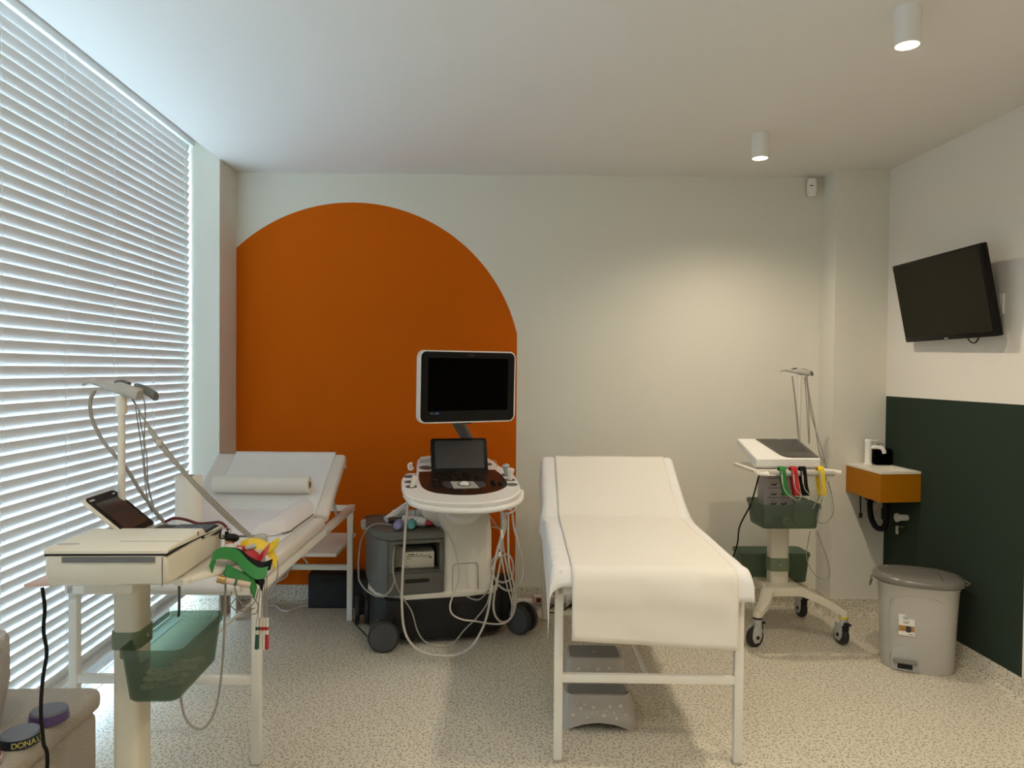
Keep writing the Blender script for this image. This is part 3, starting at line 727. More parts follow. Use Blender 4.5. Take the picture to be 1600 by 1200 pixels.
def arm_head(t, x, y, z, ang, tilt=7):
    X = T((x, y, z)) @ Matrix.Rotation(radians(ang), 4, 'Z') @ Matrix.Rotation(radians(tilt), 4, 'Y')
    mb = MB()
    def rg(px, w, h, zc): return [X @ Vector((px, a, zc+b)) for a, b in rrect(w, h, min(w, h)*.35, 3)]
    mb.loft([rg(-.105, .016, .010, -.010), rg(-.100, .018, .014, -.002), rg(-.085, .02, .014, .004), rg(-.03, .022, .018, .002), rg(-.012, .036, .030, .006), rg(.045, .040, .032, .004), rg(.052, .036, .026, .002)])
    a = mb.build('cable_arm', M_lgrey, t)
    mb = MB(); mb.loft([[X @ Vector((px, q+.028, zc+b)) for q, b in rrect(.022, hh, hh*.35, 3)] for px, hh, zc in ((-.035, .010, .014), (-.02, .018, .017), (.0, .016, .016))])
    mb.loft([[X @ Vector((px, q+.03, zc+b)) for q, b in rrect(.026, hh, hh*.35, 3)] for px, hh, zc in ((.02, .008, .022), (.045, .02, .016), (.078, .022, .006), (.082, .012, .0))]); mb.build('cable_clip', M_grey, a)
    return X
def make_cart(label, loc, rot, mz, ftop, pole, arm_ang, armz, cw=.050, front_bin=None, back_bin=None, bands=(), coy=0, fy=.215):
    t = thing('medical_cart', label, 'medical cart', loc, rot, 'wheeled medical carts')
    zb = .225
    mb = MB()
    mb.prism([(-.085, -.125), (.085, -.125), (.10, -.09), (.10, .09), (.07, .13), (-.07, .13), (-.10, .09), (-.10, -.09)], zb-.002, zb+.045, bev=.010, seg=3)
    feet = [(-.185, -.205), (.265, -.205), (.24, fy), (-.19, fy)]
    for fx_, fy_ in feet:
        sx = 1 if fx_ > 0 else -1; sy = 1 if fy_ > 0 else -1
        pts = [Vector((sx*.06, sy*.08, zb+.024)), Vector((sx*.10, sy*.115, zb+.022)), Vector((fx_*.78, fy_*.86, zb-.020)), Vector((fx_, fy_, .168))]
        P = catmull(pts, 5); rings = []
        for i, p in enumerate(P):
            d = (P[min(i+1, len(P)-1)]-P[max(0, i-1)]); d.z = 0; d.normalize(); sd = Vector((-d.y, d.x, 0)); k = i/(len(P)-1)
            wd = .034-.010*k; hh = .021-.003*k
            rings.append([p+sd*wd+Vector((0, 0, -hh)), p+sd*wd+Vector((0, 0, hh*.5)), p+sd*wd*.6+Vector((0, 0, hh)), p-sd*wd*.6+Vector((0, 0, hh)), p-sd*wd+Vector((0, 0, hh*.5)), p-sd*wd+Vector((0, 0, -hh))])
        mb.loft(rings); mb.cyl((fx_, fy_, .150), (fx_, fy_, .185), .0245, .022)
    mb.build('base', M_cream, t)
    for (fx_, fy_), a, rg in zip(feet, (115, 8, 5, 40), (None, M_yellow, None, None)): caster(t, fx_, fy_, a, rg)
    mb = MB(); mb.prism(rrect(cw*2, cw*1.5, .018, 5, cy=coy), zb+.043, mz-.02); mb.build('column', M_cream, t)
    x0, x1, yf, ybk = ftop
    mb = MB(); mb.prism([(x0-.02, yf-.02), (x1+.03, yf-.02), (x1+.035, yf+.03), (x1+.01, ybk), (x0-.005, ybk+.005), (x0-.03, ybk-.03)], mz-.022, mz-.006, bev=.006)
    mb.box((0, 0, mz-.04), (.16, .12, .04), bev=.008); mb.build('tray', M_cream2, t)
    px, py, prr = pole
    mb = MB(); mb.cyl((px, py, mz-.03), (px, py, armz-.05), prr); mb.build('pole', M_cream2, t)
    mb = MB(); mb.cyl((px, py, armz-.062), (px, py, armz-.012), prr*1.45); mb.build('pole_collar', M_cream2, t)
    arm_head(t, px-.0, py, armz, arm_ang, 15 if rot else 8)
    if front_bin: 
        b = put_bin(t, 'storage_bin', *front_bin)
    if back_bin: put_bin(t, 'storage_bin', *back_bin)
    for z0, z1 in bands:
        mb = MB(); mb.prism(rrect(cw*2+.008, cw*1.5+.008, .02, 5, cy=coy), z0, z1); mb.cyl((.0, coy-cw*.75-.004, (z0+z1)/2), (.0, coy-cw*.75-.008, (z0+z1)/2), .004, mt=M_pearl); mb.build('clamp_band', mat('solid_green_band', (.16, .20, .125), .4) if 'solid_green_band' not in MATS else MATS['solid_green_band'], t)
    return t
cr = make_cart('wheeled cart by the corner pillar carrying the tablet-topped heart monitor', (1.60, 3.83, 0), 0, .925, (-.24, .085, -.30, -.02), (.150, .10, .0085), -4, 1.400,
               front_bin=((-.045, -.165, .612), .310, .22, .125), back_bin=((.025, .155, .238), .385, .17, .165), bands=((.335, .405),))
mb = MB(); mb.cyl((-.20, -.355, .907), (.125, -.355, .907), .0135); mb.build('handle_bar', M_lgrey, cr)
mb = MB(); mb.tube([(-.245, -.30, .905), (-.235, -.34, .903), (-.20, -.357, .905), (-.17, -.357, .905)], [.012, .014], flat=.6); mb.build('handle_end', M_cream2, cr); mb = MB(); mb.tube([(.10, -.30, .915), (.13, -.335, .915), (.165, -.35, .912)], .011, flat=.6); mb.build('handle_end', M_cream2, cr)

# right electrocardiograph with a tablet screen
t = thing('heart_monitor', 'white heart monitor with slanted tablet screen on the cart by the corner pillar', 'heart monitor', (1.60, 3.83, .9205), 0, 'heart monitors')
zz = .9205
mb = MB(); mb.prism([(-.275, .0), (-.300, .012), (-.300, .048), (-.292, .054), (-.03, .124), (-.02, .118), (-.02, .096)], -.24, .085, axis='x', bev=.006, seg=3); mb.build('housing', M_white, t)
mb = MB(); mb.bx((-.232, -.302, .004), (.078, -.292, .014), bev=.002); mb.build('seam_strip', M_lgrey, t)
Xm = T((-.02, -.292, .0545)) @ Matrix.Rotation(atan2(.070, .262), 4, 'X')
scr = [(-.085, .045), (-.078, .022), (-.06, .008), (-.03, .002), (.10, .002), (.10, .262), (-.125, .262)]
mb = MB(); mb.prism(scr, .0005, .0045, bev=.0012, X=Xm); mb.build('tablet_screen', mat('tablet_glass', (.085, .080, .070), .25), t)
mb = MB(); mb.prism([(-.075, .07), (.085, .07), (.085, .245), (-.105, .245)], .0046, .0052, X=Xm); mb.build('display', M_scr2, t)
mb = MB(); mb.box((-.0, .253, .0050), (.02, .004, .0006), X=Xm); mb.build('badge', M_lgrey, t)

# left cart and heart monitor with open lid
cl = make_cart('wheeled cart in the left foreground carrying the heart monitor with the open lid', (-.910, 1.87, 0), 90, .9035, (-.10, .135, -.195, .065), (.13, .068, .0095), -90-4, 1.335, cw=.043, coy=-.022, fy=.165,
               front_bin=((.025, -.118, .590), .290, .150, .132, 0), back_bin=None, bands=((.695, .738),))
mb = MB(); h0, h1 = local(cl, at(344, 883, Z=.890)), local(cl, at(420, 858, Z=.890))
d = (h1-h0).normalized(); side_ = Vector((-d.y, d.x, 0))
mb.loft([[p+side_*a+Vector((0, 0, b)) for a, b in rrect(.032, .020, .006, 2)] for p in (h0, h0+d*.02, h1)]); mb.build('handle_bar', M_lgrey, cl)
mb = MB(); mb.loft([[p+side_*a+Vector((0, 0, b)) for a, b in rrect(w_, .018, .006, 2)] for p, w_ in ((Vector((-.13, -.19, .890)), .03), ((h0+Vector((-.13, -.19, .890)))/2+Vector((.03, -.01, -.005)), .05), (h0+d*.03+Vector((0, 0, -.018)), .05), (h0+d*.10+Vector((0, 0, -.018)), .03))]); mb.build('handle_end', M_cream2, cl)
mb = MB(); mb.prism([(-.15, .155), (-.13, .065), (-.05, .065), (-.03, .15)], .8835, .892, bev=.002); mb.build('tray_corner', mat('pink_beige', (.62, .44, .38), .5), cl)

t = thing('heart_monitor', 'cream heart monitor with its lid screen folded open on the left cart', 'heart monitor', (-.910, 1.87, .8985), 90, 'heart monitors')
z0_ = 0
mb = MB()
# lower shell: side profile stepped in x (x to the right of the operator)
sh = [(-.21, 0), (-.205, -.003), (.135, -.003), (.14, .004), (.14, .046), (.012, .046), (-.004, .066), (-.21, .066)]
mb.prism([(-.19, .003), (.13, .003), (.138, .012), (.138, .054), (.012, .054), (-.006, .074), (-.21, .074), (-.209, .03), (-.200, .008)], -.20, .075, axis='y', bev=.012, seg=4); mb.build('lower_shell', M_cream, t)
mb = MB(); mb.prism([(-.2085, .0735), (-.006, .0735), (.010, .0535), (.137, .0535), (.137, .0595), (.012, .0595), (-.004, .0795), (-.2085, .0795)], -.1985, .0735, axis='y'); mb.build('dark_seam', M_blackm, t)
mb = MB(); mb.prism([(-.211, .0798), (-.005, .0798), (.011, .0598), (.139, .0598), (.139, .068), (.018, .068), (.000, .091), (-.205, .091), (-.211, .086)], -.201, .076, axis='y', bev=.005, seg=3); top = mb.build('upper_shell', M_cream, t)
mb = MB(); mb.bx((-.2125, -.172, .060), (-.2095, .033, .0728)); mb.build('paper_slot', M_grey, t)
mb = MB(); mb.bx((-.2108, -.1885, .004), (-.2095, -.1875, .072)); mb.bx((-.14, -.198, .0908), (-.139, -.06, .0914)); mb.bx((-.040, -.2005, .080), (-.036, -.2015, .0915)); mb.build('panel_gap', M_groove, t)
mb = MB(); mb.prism([(-.165+.010*cos(a*pi/8), .045+.026*sin(a*pi/8)) for a in range(16)], .0908, .0914); mb.build('oval_badge', M_lgrey, t)
mb = MB(); mb.prism([(-.002, -.19), (.134, -.19), (.134, -.015), (-.002, -.015)], .0682, .0715, bev=.001); kb = mb.build('keyboard', M_dark, t)
mb = MB()
for i in range(6):
    for j in range(12):
        x0_ = .004+i*.0145 if False else .005+j*.0105; y0_ = -.185+i*.0165
        mb.bx((x0_, y0_, .0716), (x0_+.0092, y0_+.0145, .0742))
for j in range(9): mb.bx((.008+j*.0138, -.038, .0716), (.015+j*.0138, -.026, .0738), mt=M_lgrey)
mb.bx((.045, -.075, .0716), (.085, -.052, .0728), mt=M_key); mb.cyl((.06, -.062, .0728), (.06, -.062, .0742), .008, mt=M_lgrey)
mb.build('keys', M_key, kb)
lidX = T((.066, -.018, .070)) @ Matrix.Rotation(radians(-48), 4, 'X')   # local z up the lid, leaning back
lidX = T((.066, -.018, .072)) @ Matrix.Rotation(radians(-50), 4, 'X')
mb = MB(); mb.prism([(x, z) for x, z in rrect(.156, .150, .016, 4, cy=.074)], 0, .011, axis='y', bev=.003, X=lidX); ld = mb.build('lid', M_cream, t)
mb = MB(); mb.prism(rrect(.150, .144, .014, 4, cy=.074), -.0015, .0, axis='y', X=lidX); mb.build('lid_bezel', M_black, ld)
mb = MB(); mb.bx((-.060, -.0022, .018), (.060, -.0016, .122), X=lidX); mb.build('display', M_brownp, ld)
mb = MB(); mb.bx((-.066, -.0022, .132), (-.044, -.0016, .137), X=lidX); mb.bx((.046, -.0022, .132), (.06, -.0016, .137), X=lidX); mb.build('badge', M_lgrey, ld)

# power leads of the carts
cable('power_lead', [at(66, 918, Y=1.74), at(70, 950, Y=1.73), at(68, 985, Y=1.72), at(73, 1020, Y=1.71), at(67, 1060, Y=1.70), at(64, 1110, Y=1.69), at(68, 1160, Y=1.68), at(73, 1215, Y=1.66), Vector((-1.0, 1.62, .05))], .0042, M_black,
      'black power lead hanging from the tray of the left cart', 'cable')
cable('power_lead', [at(1186, 742, Y=3.62), at(1180, 765, Y=3.66), at(1172, 790, Y=3.72), at(1156, 822, Y=3.78), at(1152, 850, Y=3.8), at(1142, 878, Y=3.82), at(1125, 910, Y=3.9), at(1110, 930, Y=4.0), Vector((1.10, 4.1, .006))], .0042, M_black,
      'black power lead hanging from the cart by the corner pillar', 'cable')
# patient cables, left cart
A = lambda l, Y: [at(x, y, Y=Y) if not isinstance(Y, (list, tuple)) else at(x, y, Y=Y[i]) for i, (x, y) in enumerate(l)]
YL = 1.99
cable('patient_cable', [at(148, 610, Y=2.0), at(141, 628, Y=2.0), at(144, 655, Y=2.0), at(160, 688, Y=2.0), at(180, 712, Y=2.0), at(198, 733, Y=2.01), at(218, 765, Y=2.03), at(236, 790, Y=2.05), at(250, 808, Y=2.07), at(262, 822, Y=2.08)], .0052, M_cable,
      'thick grey patient cable looping from the cable arm down to the left heart monitor', 'cable')
for k, (lab, pts) in enumerate((('thin grey lead hanging straight down from the cable arm, nearest the pole', [(212, 635), (216, 665), (222, 705), (226, 745), (231, 785), (238, 800)]),
                   ('thin grey lead hanging from the cable arm, looped over its clip', [(200, 612), (214, 612), (224, 622), (227, 645), (225, 700), (228, 745), (236, 780), (243, 805)]),
                   ('thin grey lead hanging from the cable arm, furthest right of the hanging leads', [(216, 640), (221, 668), (229, 710), (231, 750), (238, 785), (248, 812)]))):
    cable('lead_wire', [at(x, y, Y=2.0+.01*k+.06*min(1, i/5)) for i, (x, y) in enumerate(pts)], .0018, M_cable, lab, 'cable', group='grey leads of the left cart')
for k in range(5):
    o_ = (k-2)*1.7
    pts = [(206, 622), (213, 634), (225, 655), (248+o_, 690-o_*.4), (285+o_*.5, 735-o_*.4), (330+o_, 782-o_*.5), (372+o_, 822-o_*.4), (396+o_, 842), (405+o_*1.2, 850)]
    Y_ = [2.0, 2.0, 2.0, 2.01, 2.03, 2.06, 2.09, 2.10, 2.08]
    cable('lead_wire', A(pts, Y_), .0023, [M_cable, M_cablel][k % 2], 'grey lead in the bundle slanting down from the cable arm to the coloured clamps', 'cable', group='slanting lead bundle of the left cart')
mb = MB(); p = at(249, 692, Y=2.01); mb.box(p, (.016, .012, .018), bev=.003); tag(mb.build('cable_tie', M_cablel), 'small plastic tie around the slanting lead bundle', 'cable tie')
cable('lead_wire', [at(353, 885, Y=1.93), at(352, 930, Y=1.93), at(350, 1000, Y=1.93), at(346, 1055, Y=1.93), at(338, 1105, Y=1.92), at(322, 1135, Y=1.91), at(305, 1138, Y=1.90), at(290, 1122, Y=1.89), at(283, 1095, Y=1.88), at(280, 1060, Y=1.88)], .0032, M_cable,
      'grey lead hanging in a long loop below the green bin of the left cart', 'cable')
cable('lead_wire', [at(232, 1000, Y=2.06) if False else at(280, 903, Y=1.90), at(280, 945, Y=1.98), at(279, 962, Y=2.04)], .0036, M_grey, 'dark lead dropping behind the green bin of the left cart', 'cable')
cable('patient_cable', [at(258, 815, Y=2.06), at(272, 810, Y=2.06), at(290, 812, Y=2.05), at(310, 818, Y=2.04), at(330, 817, Y=2.02), at(342, 816, Y=2.0), at(350, 820, Y=1.99), at(357, 828, Y=1.98)], .0042, M_redd, 'dark red cable along the back edge of the open-lid heart monitor', 'cable')
# hanging chest lead tips
for k, (dx, mt_, lab) in enumerate(((-8, M_dgreen, 'green'), (-2, M_cream2, 'cream'), (3, M_cream2, 'cream, dotted'), (8, M_red, 'red'))):
    t = thing('chest_lead', ['dark green tipped chest lead, leftmost of four hanging from the left cart', 'cream tipped chest lead, second from left of four hanging off the left cart', 'cream tipped chest lead right beside the red tipped one on the left cart', 'red tipped chest lead, rightmost of four hanging from the left cart'][k], 'electrode lead', tuple(at(409+dx, 992, Y=2.07)), 0, 'chest leads hanging from the left cart')
    top_ = local(t, at(410+dx*.9, 965, Y=2.07)); bot = local(t, at(409+dx, 1012, Y=2.07)); mid = top_.lerp(bot, .55)
    mb = MB(); mb.cyl(top_, mid, .0048, seg=12); mb.build('grip', M_cream2, t)
    mb = MB(); mb.cyl(mid, bot, .0050, .0056, seg=12); mb.sphere(bot, .0058); mb.build('tip', mt_, t)
    mb = MB(); a_, b_ = top_.lerp(bot, .30), top_.lerp(bot, .40); mb.cyl(a_, b_, .0055, seg=12); mb.build('colour_ring', [M_dgreen, M_red, M_red, M_red][k], t)
    mb = MB(); mb.tube([top_, local(t, at(411+dx*.7, 930, Y=2.07)), local(t, at(412+dx*.6, 900, Y=2.07)), local(t, at(410+dx*.4, 868, Y=2.08))], .0016, seg=6); mb.build('wire', M_cable, t)
for k, pts in enumerate(([(366, 915), (372, 935), (385, 950), (398, 940), (404, 920)], [(360, 945), (372, 933), (392, 932), (403, 945), (400, 958), (390, 960)], [(425, 860), (434, 880), (432, 905), (420, 925), (416, 950)], [(362, 925), (358, 940), (366, 952), (384, 955), (398, 950)])):
    cable('lead_wire', [at(x, y, Y=2.09+.006*k) for x, y in pts], .0017, M_cable, 'thin grey lead coiling below the coloured clamps of the left cart', 'cable', group='loose lead coils of the left cart')

# limb clamps on the left cart handle: spring straps seen from the side
def strap_clamp(label, colm, pts, side, w, pts2=None, group='limb clamps on the left cart', tipm=None):
    c = pts[len(pts)//2]
    t = thing('electrode_clamp', label, 'electrode clamp', tuple(c), 0, group)
    mb = MB(); mb.ribbon([p-c for p in pts], side, w, .004); mb.build('strap', colm, t, smooth=60)
    if pts2:
        mb = MB(); mb.ribbon([p-c for p in pts2], side, w*.92, .004); mb.build('spring_arm', colm, t, smooth=60)
    return t, c
sd = Vector((.10, .50, .85))
t, c = strap_clamp('green limb clamp straddling the near end of the left cart handle', M_green, [at(334, 886, Y=1.825), at(331, 872, Y=1.825), at(345, 864, Y=1.845), at(368, 868, Y=1.875), at(385, 885, Y=1.885), at(402, 896, Y=1.895), at(417, 894, Y=1.905)], sd, .030,
                   [at(352, 890, Y=1.855), at(372, 900, Y=1.875), at(390, 905, Y=1.885), at(399, 926, Y=1.895)])
mb = MB(); q = at(352, 907, Y=1.845)-c; mb.cyl(q+Vector((-.018, -.003, .006)), q+Vector((.0, 0, 0)), .010, seg=14, mt=M_brass); mb.cyl(q, q+Vector((.055, .02, -.018)), .008, seg=14); mb.cyl(q+Vector((.020, .007, -.006)), q+Vector((.026, .009, -.008)), .0086, seg=14, mt=M_dgreen); mb.build('electrode_plug', mat('beige_plug', (.52, .40, .30), .5), t)
t, c = strap_clamp('black limb clamp lying behind the green one on the left cart handle', M_redd if False else M_black, [at(352, 863, Y=1.915), at(372, 866, Y=1.915), at(388, 878, Y=1.925), at(408, 886, Y=1.935), at(424, 882, Y=1.935)], sd, .028,
                   [at(394, 902, Y=1.925), at(406, 906, Y=1.925), at(411, 916, Y=1.925)])
t, c = strap_clamp('red limb clamp between the black and the yellow ones on the left cart handle', M_red, [at(368, 860, Y=1.955), at(385, 864, Y=1.955), at(400, 872, Y=1.965), at(406, 884, Y=1.965)], sd, .030,
                   [at(402, 880, Y=1.965), at(410, 868, Y=1.965), at(420, 856, Y=1.975)])
mb = MB(); q = at(357, 862, Y=1.945)-c; q2 = at(400, 853, Y=1.965)-c; mb.cyl(q, q2, .0065, seg=12); mb.cyl(q.lerp(q2, .5), q.lerp(q2, .62), .0075, seg=12, mt=M_red); mb.build('electrode_plug', M_lgrey, t)
t, c = strap_clamp('yellow limb clamp at the far end of the left cart handle', M_yellow, [at(375, 854, Y=2.015), at(392, 849, Y=2.015), at(410, 853, Y=2.025), at(424, 864, Y=2.025), at(431, 882, Y=2.025)], sd, .030,
                   [at(402, 858, Y=2.015), at(416, 858, Y=2.015), at(434, 848, Y=2.015)])
mb = MB(); mb.box(at(407, 846, Y=2.12), (.034, .045, .04), bev=.008); tag(mb.build('lead_holder', M_lgrey), 'grey plastic lead holder behind the yellow clamp on the left cart', 'cable holder')
# keyring figure
t = thing('keyring_figure', 'small keyring figure with white beard and black beret hanging beside the left heart monitor', 'keyring', tuple(at(357, 850, Y=1.97)))
hp = local(t, at(359, 846, Y=1.97))
mb = MB(); mb.sphere(hp, .013, (1, 1, 1)); mb.build('head', M_skin, t)
mb = MB(); mb.sphere(hp+Vector((.004, 0, .011)), .018, (1.05, 1, .55)); mb.sphere(hp+Vector((.012, 0, .009)), .013, (1, 1, .8)); mb.build('beret', M_black, t)
mb = MB(); mb.lathe([(0, .004), (.012, 0), (.018, -.014), (.014, -.028), (.004, -.036), (0, -.037)], c=hp+Vector((0, -.004, -.004)), seg=18); mb.build('beard', M_beard, t)
mb = MB(); mb.sphere(hp+Vector((-.004, -.014, .0)), .0035); mb.build('nose', M_skin, t)
mb = MB(); rp = local(t, at(352, 829, Y=1.98)); mb.tube([hp+Vector((.004, 0, .02)), rp+Vector((.012, 0, -.01)), rp+Vector((.014, 0, .006)), rp+Vector((-.01, 0, .004)), rp+Vector((-.026, 0, -.002)), rp+Vector((-.008, 0, -.008)), rp+Vector((.012, 0, -.008))], .0014, seg=6); mb.build('ring', M_chrome, t)
mb = MB(); mb.box(rp+Vector((.004, 0, -.010)), (.010, .006, .016), bev=.002); mb.tube([rp+Vector((-.012, 0, -.004)), rp+Vector((-.014, 0, -.02)), rp+Vector((.006, 0, -.022))], .002); mb.build('clasp', M_black, t)

# electrode washers lying in the left green bin
bc = XF[cl.name] @ Vector((.025, -.118, .590))
rw = random.Random(11)
for k in range(16):
    lay = k//6
    x = bc.x-.035+.033*(k % 3)+rw.uniform(-.005, .005); y = bc.y-.075+.048*((k//3) % 4)+rw.uniform(-.007, .007); z = bc.z+.012+.017*(k//12)+.004*(k % 3)
    t = thing('foam_ring', 'white foam ring lying in the green bin of the left cart', 'foam ring', (x, y, z+.0), rw.uniform(0, 90), 'white foam rings in the green bin')
    Xk = Matrix.Rotation(rw.uniform(-.2, .2), 4, 'X')
    mb = MB(); mb.lathe([(.006, 0), (.017, 0), (.019, .003), (.017, .007), (.006, .007), (.006, 0)], seg=22, X=Xk); mb.build('foam', M_pad, t)
# contents of the right cart's front bin
bx_, by_, bz_ = 1.555, 3.665, .618
t = thing('electrode_box', 'pale lilac cardboard box with rows of black pictograms standing in the front bin', 'box', (1.53, 3.70, bz_))
mb = MB(); mb.bx((-.078, -.045, 0), (.082, .045, .262), bev=.001); mb.build('carton', M_pinkbox, t)
mb = MB()
for i, z in enumerate((.115, .165, .215)):
    mb.bx((-.062, -.0462, z+.022), (.055 if i else .055, -.0452, z+.0245))
    for x in (-.045, .008): mb.prism([(x, z-.012), (x+.022, z-.016), (x+.034, z-.004), (x+.010, z+.006)], -.0466, -.0455, axis='y'); mb.prism([(x+.002, z-.004), (x+.020, z-.008), (x+.026, z+.000), (x+.009, z+.004)], -.0470, -.0467, axis='y', mt=M_pinkbox)
mb.bx((-.062, -.0462, .245), (.0, -.0452, .247))
mb.build('pictograms', M_ink, t)
mb = MB(); mb.box((1.505, 3.622, bz_+.030), (.055, .02, .055), bev=.003); tag(mb.build('carton_pack', mat('teal_card', (.05, .18, .22), .7)), 'small teal packet at the bottom of the front bin', 'packet')
mb = MB(); mb.cyl((1.548, 3.597, bz_+.028), (1.548, 3.584, bz_+.028), .021, seg=28); mb.cyl((1.548, 3.5835, bz_+.028), (1.548, 3.583, bz_+.028), .005, mt=M_ink)
tag(mb.build('tape_roll', mat('pale_yellow_tape', (.62, .62, .30), .6)), 'pale yellow tape roll on edge in the front bin', 'tape roll')
mb = MB(); mb.box((1.592, 3.578+.012, bz_+.014), (.028, .004, .016)); mb.box((1.59, 3.5878, bz_+.014), (.006, .0006, .010), mt=M_ink); tag(mb.build('barcode_label', M_label), 'small white label at the foot of the front bin', 'label')
mb = MB()
mb.loft([[(1.635+r_*cos(a*pi/6+z*9)*(1+.25*sin(a*2.1)), 3.655+r_*.6*sin(a*pi/6+z*9)*(1+.2*cos(a*1.7)), bz_+z) for a in range(12)] for z, r_ in ((.015, .025), (.05, .036), (.09, .034), (.13, .028), (.17, .020), (.185, .006))])
tag(mb.build('clear_bag', M_clear), 'crumpled clear plastic bag in the front bin beside the lilac box', 'bag')
# clamps on the right cart bar
for nm, m_, px, tilt_, lab in (('green', M_green, 1221, .018, 'green limb clamp, leftmost on the bar of the cart by the pillar'), ('red', M_red, 1239, .010, 'red limb clamp between the green and black ones on the bar'),
                          ('black', M_black, 1253, .012, 'black limb clamp hanging between the red and yellow ones on the bar'), ('yellow', M_yellow, 1281, .004, 'yellow limb clamp, alone at the right end of the bar')):
    p = at(px, 741, Y=3.475); t = thing('electrode_clamp', lab, 'electrode clamp', tuple(p), 0, 'limb clamps on the bar')
    w_ = .034 if nm != 'red' else .036
    mb = MB(); mb.ribbon([(.004, -.017, -.02), (0, -.019, .008), (0, -.012, .030), (.002, .006, .037), (.004, .022, .02), (.006+tilt_*.5, .027, -.03), (.010+tilt_, .018, -.095), (.010+tilt_, .004, -.104)], (1, 0, 0), w_*.85, .0035)
    mb.build('strap', m_, t, smooth=60)
    mb = MB(); mb.ribbon([(.004, -.0175, -.018), (.007, -.021, -.055), (.010+tilt_, -.012, -.098), (.010+tilt_, .004, -.103)], (1, 0, 0), w_*.85, .0035); mb.build('spring_arm', m_, t, smooth=60)
    mb = MB(); mb.cyl((-.008, -.024, .0), (-.004, -.026, -.045), .0045, .003, seg=10); mb.cyl((-.008, -.024, .0), (-.009, -.020, .02), .0022, seg=8, mt=M_chrome); mb.tube([(-.004, -.026, -.04), (.004, -.028, -.07), (.03 if nm != 'yellow' else .0, -.026, -.10), (.07 if nm == 'green' else .022, -.02, -.125)], .0018, seg=6); mb.build('plug', M_cablel, t)
# cables of the right cart
cable('patient_cable', [at(1238, 588, Y=3.91), at(1240, 605, Y=3.90), at(1244, 640, Y=3.90), at(1247, 675, Y=3.90), at(1249, 690, Y=3.88)], .0045, M_cable, 'grey cable hanging left of the pole of the cart by the pillar', 'cable')
for k, pts in enumerate(([(1257, 590), (1260, 625), (1262, 660), (1264, 694)], [(1258, 588), (1263, 620), (1264, 655), (1265, 692)], [(1260, 588), (1266, 625), (1273, 662), (1280, 705), (1288, 722)], [(1261, 587), (1266, 640), (1277, 680), (1287, 712), (1291, 732)])):
    cable('lead_wire', A(pts, 3.92), .0028, M_cable, 'grey lead hanging right of the pole of the cart by the pillar', 'cable', group='leads right of the far pole')
for pts, Y_, lab in (([(1291, 745), (1288, 770), (1280, 795), (1277, 812), (1283, 818), (1294, 815), (1302, 800), (1300, 775), (1294, 752)], 3.55, 'grey lead looping beside the handle of the cart by the pillar'),
                ([(1266, 830), (1262, 850), (1260, 868), (1266, 888), (1278, 902), (1290, 906), (1296, 898), (1293, 875), (1284, 850), (1277, 830)], 3.72, 'grey lead hanging in a loop beside the back bin'),
                ([(1270, 795), (1280, 775), (1283, 760), (1285, 745)], 3.52, 'grey lead running from the yellow clamp into the front bin')):
    cable('lead_wire', A(pts, Y_), .0024, M_cable, lab, 'cable')

# ================================================================== ULTRASOUND MACHINE
us = thing('ultrasound_machine', 'wheeled ultrasound machine with big black monitor in front of the orange wall', 'ultrasound machine', (-.135, 3.90, 0), 13.5)
# lower chassis
mb = MB(); mb.prism([(-.30, -.20), (.02, -.215), (.18, -.19), (.24, -.12), (.26, .28), (-.44, .28), (-.46, .02), (-.42, -.10)], .03, .245, bev=.018, seg=3)
mb.bx((.02-.10, -.219, .205), (.10, -.205, .232), bev=.003, mt=M_blackm)
mb.build('chassis', M_dark, us)
def us_leg(x, y, r, z0, z1, name='caster_housing'):
    mb = MB(); mb.lathe([(0, z0), (r*.86, z0), (r*.9, z0+.01), (r, z1-.05), (r*1.03, z1-.045), (r*1.03, z1), (0, z1)], c=(x, y, 0), seg=28); return mb.build(name, M_dark, us)
def us_wheel(x, y, ang, leg, r=.078, gap=.062, dual=True):
    a = radians(ang); ax = Vector((cos(a), sin(a), 0)); c = Vector((x, y, r))
    for k, s_ in enumerate((-1, 1)):
        mb = MB(); mb.cyl(c+ax*(s_*gap/2-.012), c+ax*(s_*gap/2+.012), r, seg=44, bev=.006); mb.cyl(c+ax*(s_*(gap/2+.0125)), c+ax*(s_*(gap/2+.0140)), r*.86, seg=40, mt=M_hub)
        w = mb.build('wheel', M_rubber, leg)
    mb = MB(); mb.cyl(c-ax*(gap/2), c+ax*(gap/2), r*.35, seg=20); mb.box(c+Vector((0, 0, .045)), (.05, .05, .06), bev=.01); mb.build('fork', M_blackm, leg)
lg = us_leg(-.345, -.165, .058, .075, .245); us_wheel(-.408, -.215, -90-13.5+4, lg, gap=.05)
mb = MB(); mb.box((-.375, -.22, .15), (.018, .012, .045), bev=.002); mb.build('brake_slot', M_blackm, lg)
lg = us_leg(.235, -.10, .048, .06, .285); us_wheel(.325, -.150, -90-13.5-36, lg, gap=.064)
lg = us_leg(-.44, .20, .05, .09, .25); us_wheel(-.485, .205, -13.5+190, lg, gap=.05)
lg = us_leg(.22, .22, .05, .09, .25); us_wheel(.24, .24, 70, lg, gap=.05)
mb = MB(); mb.prism([(.14, -.17), (.285, -.12), (.285, -.04), (.12, -.04)], .225, .300, bev=.012); mb.build('front_bracket', M_dark, us)
